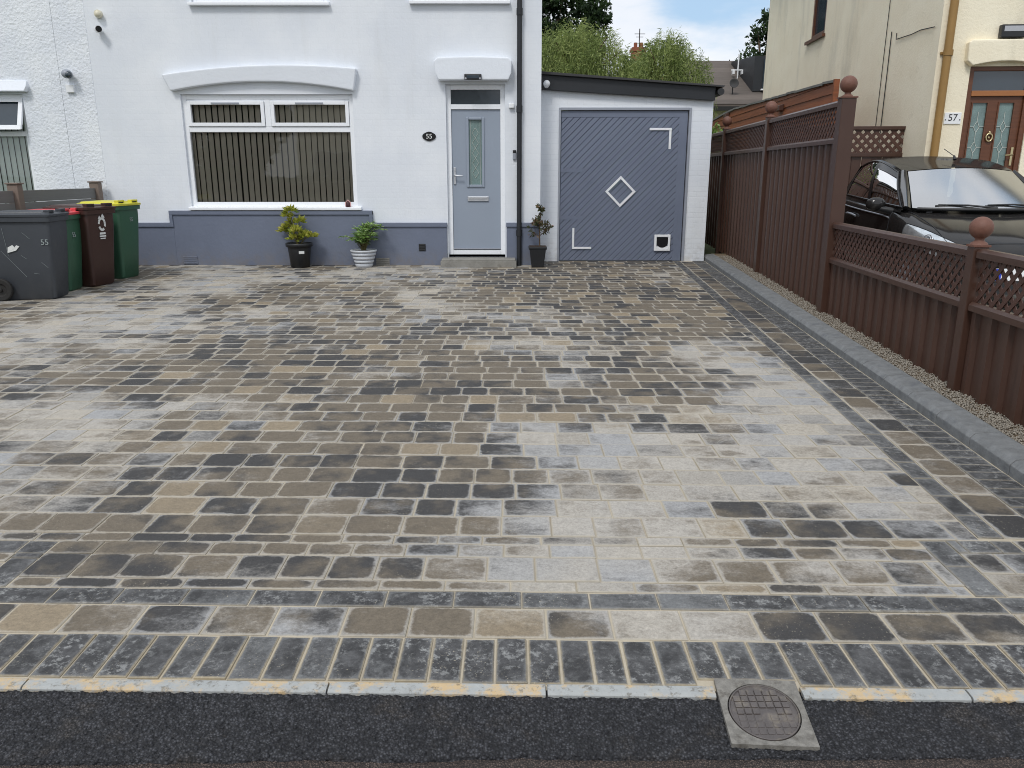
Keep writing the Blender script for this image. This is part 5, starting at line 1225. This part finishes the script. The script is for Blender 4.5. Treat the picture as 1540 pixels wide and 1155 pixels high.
st1.build('stem', 'twig', p1); lf1.build('foliage', 'leaf_yellow', p1)
# 2: fern-like plant in a grey ribbed pot
c = Vector((-2.175, 11.61, zp))
p2 = thing('potted_shrub', c, 'bright green feathery plant in pale grey ribbed pot', 'potted plant', 'potted plants by the house')
prof = [(.112, 0), (.116, .004)]
for i in range(4):
    z = .015 + i * .052; r = .118 + .016 * i
    prof += [(r + .004, z), (r + .010, z + .012), (r + .012, z + .030), (r + .006, z + .036), (r + .004, z + .048)]
prof += [(.184, .222), (.192, .228), (.194, .246), (.186, .252), (.172, .246), (.165, .22)]
rounded_pot('pot', p2, prof, c, 'pot_white'); MB().lathe([(.001, .228), (.168, .23)], c, 24).build('soil', 'soil', p2)
mb = MB()
for i in range(4): z = .015 + i * .052 + .045; r = .118 + .016 * i + .0055; mb.lathe([(r, z - .006), (r + .002, z), (r + .003, z + .005)], c, 36)
mb.build('pot_ribs', 'pot_groove', p2)
lf2 = MB(); st2 = MB()
for k in range(34):
    a = R.uniform(0, 2 * math.pi); up = R.uniform(.10, .42); out = R.uniform(.08, .30) if k > 6 else R.uniform(.22, .32)
    b = c + Vector((R.uniform(-.03, .03), R.uniform(-.03, .03), .24)); m_ = b + Vector((math.cos(a) * out * .4, math.sin(a) * out * .4, up * .8)); e = b + Vector((math.cos(a) * out, math.sin(a) * out, up * (.95 if k > 6 else .85)))
    pts = [b, b.lerp(m_, .6), m_, m_.lerp(e, .5) + Vector((0, 0, .02)), e]; st2.tube(pts, [.005, .004, .003, .0025, .0015], 5)
    for i in range(16):
        t = .35 + .65 * i / 15; q = t * 4; j = min(3, int(q)); p = pts[j].lerp(pts[j + 1], q - j); dr = (pts[j + 1] - pts[j]).normalized(); sd = dr.cross(Vector((0, 0, 1))); sd = sd.normalized() if sd.length > .01 else Vector((1, 0, 0))
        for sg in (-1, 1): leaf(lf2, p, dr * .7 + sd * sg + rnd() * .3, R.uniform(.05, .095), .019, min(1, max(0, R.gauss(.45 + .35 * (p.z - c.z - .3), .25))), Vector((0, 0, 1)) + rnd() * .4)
st2.build('stem', 'twig', p2); lf2.build('foliage', 'leaf_bright', p2)
# 3: sparse bronze shrub in a square black pot
c = Vector((.375, 11.62, zp))
p3 = thing('potted_shrub', c, 'sparse bronze-leaved shrub in square black pot beside garage door', 'potted plant', 'potted plants by the house')
mb = MB(); h = .30
def sq(r, z): return [c + Vector((sx * r, sy * r, z)) for sx, sy in ((-1, -1), (1, -1), (1, 1), (-1, 1))]
mb.hexa(sq(.088, 0), sq(.118, .26)); mb.hexa(sq(.130, .258), sq(.134, .30)); mb.build('pot', 'black', p3, bevel=.012); mb = MB(); mb.add(sq(.12, .303), [(0, 1, 2, 3)]); mb.build('soil', 'soil', p3)
lf3 = MB(); st3 = MB(); top = c + Vector((.045, 0, .90)); b = c + Vector((.03, 0, .29)); st3.tube([b, b.lerp(top, .5) + Vector((-.01, 0, 0)), top], [.011, .008, .003], 7)
for k in range(26):
    t = R.uniform(.18, .98); p0 = b.lerp(top, t); a = R.uniform(0, 2 * math.pi); L = (.19 * (1 - t) + .05) * R.uniform(.6, 1.15); e = p0 + Vector((math.cos(a) * L, math.sin(a) * L, L * R.uniform(.1, .7))); st3.tube([p0, e], [.004, .0015], 5)
    for i in range(15):
        p = p0.lerp(e, R.uniform(.3, 1.05)); leaf(lf3, p, (e - p0).normalized() * .6 + rnd(), R.uniform(.04, .066), R.uniform(.02, .03), min(1, max(0, R.gauss(.45, .28))))
st3.build('stem', 'bark', p3); lf3.build('foliage', 'leaf_bronze', p3)
# ------------------------------------------------------------------ beyond the garage: trees and houses
def tree(name, label, base, trunk_top, clumps, n, ls, mat, group=None, cat='tree', r0=.28, seed=1):
    rr = random.Random(seed); t = thing(name, base, label, cat, group); b = Vector(base); tt = Vector(trunk_top)
    tr = MB(); tr.tube([b, b.lerp(tt, .5) + Vector((.1, 0, 0)), tt], [r0, r0 * .75, r0 * .5], 10)
    for x, y, z, r in clumps: q = Vector((x, y, z)); tr.tube([tt.lerp(b, .15), tt.lerp(q, .5) + Vector((0, 0, .2)), q], [r0 * .4, r0 * .22, r0 * .06], 6)
    tr.build('trunk', 'bark', t)
    mb = MB(); tot = sum(c[3] ** 2 for c in clumps)
    for x, y, z, r in clumps:
        q = Vector((x, y, z)); subs = [(q + rnd() * r * rr.uniform(.45, .95), r * rr.uniform(.22, .42)) for _ in range(16)]
        for k in range(int(n * r * r / tot)):
            s, sr = subs[rr.randrange(16)]; o = rnd(); p = s + o * sr * rr.random() ** .5
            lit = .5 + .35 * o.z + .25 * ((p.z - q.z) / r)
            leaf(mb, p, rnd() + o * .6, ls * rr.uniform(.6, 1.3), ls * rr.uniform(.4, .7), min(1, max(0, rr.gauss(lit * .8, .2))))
    mb.build('crown', mat, t); return t
def willow(label, base, top, spread, drop, n, seed):
    rr = random.Random(seed); t = thing('willow_tree', base, label, 'tree', 'weeping willows behind the garage'); b = Vector(base); tp_ = Vector(top)
    tr = MB(); tr.tube([b, b.lerp(tp_, .4) + Vector((.15, 0, 0)), b.lerp(tp_, .7)], [.3, .22, .14], 10)
    mb = MB(); limbs = []
    for k in range(16):
        a = 2 * math.pi * k / 16 + rr.uniform(-.2, .2); e = tp_ + Vector((math.cos(a) * spread * rr.uniform(.35, .8), math.sin(a) * spread * .7 * rr.uniform(.35, .8), -rr.uniform(0.1, .9)))
        tr.tube([b.lerp(tp_, .6), b.lerp(tp_, .6).lerp(e, .5) + Vector((0, 0, .35)), e], [.06, .03, .01], 6); limbs.append(e)
    tr.build('trunk', 'bark', t)
    for k in range(n):
        a = rr.uniform(0, 2 * math.pi); q = rr.random() ** .6
        lump = 1 + .16 * math.sin(3 * a + seed) + .1 * math.sin(7 * a)
        s = tp_ + Vector((math.cos(a) * spread * q * .92 * lump, math.sin(a) * spread * .75 * q, -1.1 * q * q + .22 * math.sin(9 * q + 5 * a) + rr.uniform(-.25, .2)))
        L = drop * rr.uniform(.45, 1.05) * (.65 + .5 * q); out = Vector((math.cos(a), math.sin(a), 0)) * rr.uniform(.05, .45) + Vector((rr.uniform(-.12, .12), rr.uniform(-.12, .12), 0)); rise = rr.uniform(-.05, .12)
        m = 15; base_t = rr.gauss(.5, .18) + .22 * math.sin(5 * a + 2.3 * q * 3)
        for i in range(m):
            f = i / m; p = s + out * (f * 1.3 - .25 * f * f) + Vector((0, 0, rise * math.sin(min(f * 3, 1.57)) * .6 - L * f ** 1.5)); d = Vector((out.x * .35, out.y * .35, -1)) + rnd() * .38 if f > .2 else out + Vector((0, 0, -.15)) + rnd() * .45
            leaf(mb, p, d, rr.uniform(.11, .22), rr.uniform(.014, .026), min(1, max(0, base_t + rr.gauss(0, .15) - .25 * f)))
    mb.build('crown', 'leaf_willow', t); return t
willow('large pale green weeping willow above left part of garage roof', (1.9, 24.5, .2), (1.85, 24.5, 5.4), 2.0, 3.3, 2300, 3)
willow('pale green weeping willow right of the large one, beside slate roof', (5.0, 27., .2), (4.95, 27, 5.6), 1.35, 3.2, 1300, 8)
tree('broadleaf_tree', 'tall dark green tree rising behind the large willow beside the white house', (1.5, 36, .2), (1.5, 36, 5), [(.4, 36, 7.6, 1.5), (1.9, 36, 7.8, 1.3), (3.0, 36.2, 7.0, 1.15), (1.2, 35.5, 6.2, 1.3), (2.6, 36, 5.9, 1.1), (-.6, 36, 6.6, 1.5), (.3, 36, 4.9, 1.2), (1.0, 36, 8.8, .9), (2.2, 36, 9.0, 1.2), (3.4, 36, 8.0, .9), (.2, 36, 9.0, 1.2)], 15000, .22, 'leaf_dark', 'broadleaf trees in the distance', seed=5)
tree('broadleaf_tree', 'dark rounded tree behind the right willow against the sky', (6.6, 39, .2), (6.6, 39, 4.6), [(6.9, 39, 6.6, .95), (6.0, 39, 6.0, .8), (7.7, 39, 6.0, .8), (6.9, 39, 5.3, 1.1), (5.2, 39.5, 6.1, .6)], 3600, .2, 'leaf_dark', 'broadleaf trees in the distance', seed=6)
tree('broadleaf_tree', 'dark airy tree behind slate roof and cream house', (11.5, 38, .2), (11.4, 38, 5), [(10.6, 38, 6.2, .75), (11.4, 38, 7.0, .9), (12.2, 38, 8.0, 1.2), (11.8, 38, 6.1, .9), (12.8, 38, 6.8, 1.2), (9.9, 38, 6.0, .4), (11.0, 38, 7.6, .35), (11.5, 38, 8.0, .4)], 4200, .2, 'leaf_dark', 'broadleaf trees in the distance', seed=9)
tree('garden_shrub', 'small green shrub behind right end of the garage', (4.75, 19.5, .2), (4.75, 19.5, 1.2), [(4.72, 19.5, 1.9, .32), (4.8, 19.6, 2.4, .26), (4.7, 19.5, 1.4, .3)], 700, .10, 'leaf_bright', cat='shrub', r0=.05, seed=4)
# slate-roofed house with a dark dormer
bh = thing('slate_roofed_house', (9., 31, .2), 'house with grey-brown slate roof and black dormer seen beyond the garage', 'house')
MB().box(6.6, 15., 29.3, 36.6, -.1, 3.95).build('wall', 'cream_front', bh)
mb = MB(); mb.prism([(6.35, 28.9, 3.80), (6.35, 33., 5.72), (6.35, 37.1, 3.80), (6.35, 37.1, 3.70), (6.35, 33, 5.60), (6.35, 28.9, 3.70)][::-1], (9.2, 0, 0)); RFo = mb.build('roof', 'slate', bh)
mb = MB(); k = 0
while k < 17:                                           # courses of slate edges
    t0 = k / 17; y0 = 28.9 + 4.1 * t0; z0 = 3.80 + 1.92 * t0
    mb.obox((6.35, y0 - .004, z0 + .006), (9.2, 0, 0), (0, .25, .117), (0, -.008, .018)); k += 1
mb.build('slate_courses', 'slate', RFo)
MB().box(6.3, 15.6, 28.80, 28.92, 3.60, 3.74).build('gutter', 'black', bh)
mb = MB(); mb.prism([(8.62, 29.9, 4.33), (8.62, 29.9, 5.52), (8.50, 32.6, 5.66), (8.50, 32.6, 5.3)][::-1], (2.4, 0, 0)); mb.build('dormer', 'fascia', bh)
mb = MB(); mb.box(8.95, 9.25, 29.86, 29.91, 4.45, 5.40); mb.box(9.33, 9.9, 29.86, 29.91, 4.45, 5.40); mb.build('dormer_window', 'darkglass', bh)
MB().box(8.9, 9.95, 29.80, 29.9, 4.36, 4.41).build('dormer_sill', 'white', bh)
mb = MB(); mb.lathe([(.001, 0), (.08, .007), (.13, .03), (.165, .075), (.16, .08), (.125, .04), (.001, .015)], (0, 0, 0), 20); 
rot = Matrix.Rotation(rad(75), 4, 'X'); mb.v = [tuple(rot @ Vector(v) + Vector((7.85, 29.6, 4.55))) for v in mb.v]; mb.tube([(7.85, 29.7, 4.5), (7.87, 29.75, 4.1)], .02, 6)
tag(mb.build('satellite_dish', 'felt'), 'dark round satellite dish on the slate roof', 'satellite dish')
mb = MB(); mb.tube([(8.4, 31.2, 4.9), (8.4, 31.2, 5.75)], .025, 6); mb.box(8.15, 8.62, 31.18, 31.22, 5.18, 5.22); mb.box(8.2, 8.26, 31.1, 31.3, 5.05, 5.2); mb.box(8.53, 8.59, 31.1, 31.3, 5.05, 5.2)
tag(mb.build('roof_aerial', 'white'), 'small white aerial on short mast beside the black dormer', 'aerial')
# red brick house glimpsed between the willows
rh = thing('red_brick_house', (6.2, 44, .2), 'red brick house end with chimney glimpsed between the willows', 'house')
MB().box(5.2, 9.5, 43.5, 50, -.1, 5.6).build('wall', 'redbrick', rh)
MB().prism([(5., 43.2, 5.5), (5., 46.5, 6.7), (5., 50.3, 5.5)], (4.8, 0, 0)).build('roof', 'redbrick', rh)
mb = MB(); mb.box(6.30, 6.98, 44.2, 44.8, 5.6, 7.85); mb.box(6.24, 7.04, 44.14, 44.86, 7.66, 7.78); mb.tube([(6.5, 44.5, 7.8), (6.5, 44.5, 8.1)], .1, 10); mb.tube([(6.8, 44.5, 7.8), (6.8, 44.5, 8.1)], .1, 10); mb.build('chimney', 'redbrick', rh)
mb = MB(); mb.tube([(6.66, 44.3, 7.5), (6.66, 44.3, 8.75)], .025, 6); mb.tube([(6.4, 44.3, 8.5), (6.95, 44.3, 8.5)], .016, 5); mb.tube([(6.48, 44.3, 8.35), (6.86, 44.3, 8.35)], .014, 5); mb.build('aerial', 'cable', rh)
# across the road (seen only as reflections in the windows)
oh = thing('house_across_road', (-5.6, -15, 0), 'pale rendered house across the road, seen reflected in right side of wide window', 'house')
mb = MB(); mb.box(-10.2, -1.2, -20, -15, -.2, 5.2); mb.build('wall', 'cream_front', oh)
MB().prism([(-10.4, -14.6, 5.1), (-10.4, -20.4, 5.1), (-10.4, -17.5, 7.4)], (9.4, 0, 0)).build('roof', 'slate', oh)
for xa in (-9.5, -4.6): 
    mb = MB(); frame_bars(mb, xa, xa + 1.9, 1.2, 2.5, .07, -15.0 + .0, -14.95); wo_ = mb.build('window', 'upvc', oh); MB().quad((xa, -14.985, 1.2), (xa + 1.9, -14.985, 1.2), (xa + 1.9, -14.985, 2.5), (xa, -14.985, 2.5)).build('pane', 'darkglass', wo_)
def hedge(name, label, x0, x1, y0, y1, z1, n, seed):
    rr = random.Random(seed); t = thing(name, ((x0 + x1) / 2, (y0 + y1) / 2, -.05), label, 'hedge'); mb = MB(); mb.box(x0 + .15, x1 - .15, y0 + .15, y1 - .15, -.1, z1 - .2); mb.build('branches', 'bark', t); mb = MB()
    for k in range(n):
        f = rr.randrange(3); x = rr.uniform(x0, x1); y = rr.uniform(y0, y1); z = rr.uniform(0, z1)
        if f == 0: z = z1 + rr.gauss(0, .05)
        elif f == 1: y = y1 + rr.gauss(0, .05)
        else: y = y0 + rr.gauss(0, .05)
        leaf(mb, (x, y, z), rnd(), rr.uniform(.12, .22), rr.uniform(.08, .12), rr.random() * .8)
    mb.build('foliage', 'leaf_dark', t)
hedge('hedge', 'dark clipped hedge across the road, reflected low in the windows', -19, 0, -12.4, -11.5, 1.25, 3600, 2)
tree('broadleaf_tree', 'dark broad tree across the road, reflected in left of wide window', (-14, -15, 0), (-14, -15, 2.5), [(-12.6, -15, 3.2, 2.0), (-15.2, -15, 3.6, 2.3), (-12.2, -15.5, 5.0, 1.8), (-14.5, -15, 5.4, 2.0), (-13.2, -14.5, 1.8, 1.8), (-16.8, -15, 2.4, 2.1), (-18.5, -15, 3.8, 2.)], 9000, .42, 'leaf_dark', seed=12)

# ------------------------------------------------------------------ light, sky, camera
EL, AZ = rad(52), rad(203)                       # sun to the front right, high, behind thin cloud
to_sun = Vector((math.sin(AZ) * math.cos(EL), math.cos(AZ) * math.cos(EL), math.sin(EL)))
sun = bpy.data.lights.new('sun', 'SUN'); sun.energy = 1.65; sun.angle = rad(14); sun.color = (1., .965, .92)
so = bpy.data.objects.new('sun', sun); COL.objects.link(so); so.rotation_euler = (-to_sun).to_track_quat('-Z', 'Y').to_euler(); so.location = (10, -10, 20)
wd = bpy.data.worlds.new('World'); SC.world = wd; wd.use_nodes = True; nt = wd.node_tree; nt.nodes.clear()
def wn_(t, **k):
    n_ = nt.nodes.new(t)
    for a, b in k.items(): setattr(n_, a, b)
    return n_
sky = wn_('ShaderNodeTexSky', sky_type='NISHITA', sun_disc=False, sun_elevation=EL, sun_rotation=AZ, air_density=1.3, dust_density=1.2, ozone_density=1.5)
tc = wn_('ShaderNodeTexCoord'); mp = wn_('ShaderNodeMapping'); mp.inputs['Scale'].default_value = (1., 1., 3.2); mp.inputs['Location'].default_value = (.35, .2, .4)
nz = wn_('ShaderNodeTexNoise'); nz.inputs['Scale'].default_value = 3.4; nz.inputs['Detail'].default_value = 8; nz.inputs['Roughness'].default_value = .56
L_ = nt.links.new
L_(tc.outputs['Generated'], mp.inputs[0]); L_(mp.outputs[0], nz.inputs[0])
ds = wn_('ShaderNodeVectorMath', operation='DISTANCE'); ds.inputs[1].default_value = (.262, .945, .222); L_(tc.outputs['Generated'], ds.inputs[0])
hole = wn_('ShaderNodeMapRange', interpolation_type='SMOOTHSTEP'); hole.inputs[1].default_value = .02; hole.inputs[2].default_value = .16; hole.inputs[3].default_value = -.15; hole.inputs[4].default_value = .02; L_(ds.outputs['Value'], hole.inputs[0])
ad = wn_('ShaderNodeMath', operation='ADD'); L_(nz.outputs[0], ad.inputs[0]); L_(hole.outputs[0], ad.inputs[1])
mr = wn_('ShaderNodeMapRange', interpolation_type='SMOOTHSTEP'); mr.inputs[1].default_value = .30; mr.inputs[2].default_value = .52; mr.inputs[3].default_value = .0; L_(ad.outputs[0], mr.inputs[0])
nz2 = wn_('ShaderNodeTexNoise'); nz2.inputs['Scale'].default_value = 4.; nz2.inputs['Detail'].default_value = 6; L_(mp.outputs[0], nz2.inputs[0])
cr = wn_('ShaderNodeMix', data_type='RGBA'); cr.inputs[6].default_value = (7.6, 8.2, 9.2, 1); cr.inputs[7].default_value = (10.8, 11.0, 11.3, 1); L_(nz2.outputs[0], cr.inputs[0])
mx = wn_('ShaderNodeMix', data_type='RGBA'); L_(mr.outputs[0], mx.inputs[0]); bl = wn_('ShaderNodeMix', data_type='RGBA'); bl.inputs[0].default_value = .75; bl.inputs[7].default_value = (5.0, 7.2, 9.9, 1); L_(sky.outputs[0], bl.inputs[6]); L_(bl.outputs[2], mx.inputs[6]); L_(cr.outputs[2], mx.inputs[7])
bg = wn_('ShaderNodeBackground'); bg.inputs[1].default_value = .10; L_(mx.outputs[2], bg.inputs[0])
wo = wn_('ShaderNodeOutputWorld'); L_(bg.outputs[0], wo.inputs[0])

cam = bpy.data.cameras.new('camera'); co = bpy.data.objects.new('camera', cam); COL.objects.link(co)
cam.sensor_width = 36; cam.lens = 36 * 1180 / 1540; cam.clip_start = .05; cam.clip_end = 2000
co.location = (0, 0, 1.53); co.rotation_euler = (math.pi / 2 - math.atan(318.5 / 1180), 0, 0)
SC.camera = co
SC.view_settings.view_transform = 'Standard'; SC.view_settings.look = 'None'; SC.view_settings.exposure = 0; SC.view_settings.gamma = 1
SC.render.engine = 'CYCLES'
cy = SC.cycles; cy.filter_width = 1.0; cy.use_denoising = True; cy.max_bounces = 8; cy.transparent_max_bounces = 16; cy.diffuse_bounces = 3; cy.glossy_bounces = 4; cy.caustics_reflective = False; cy.caustics_refractive = False
try: cy.denoiser = 'OPENIMAGEDENOISE'; cy.denoising_input_passes = 'RGB_ALBEDO_NORMAL'
except Exception: pass
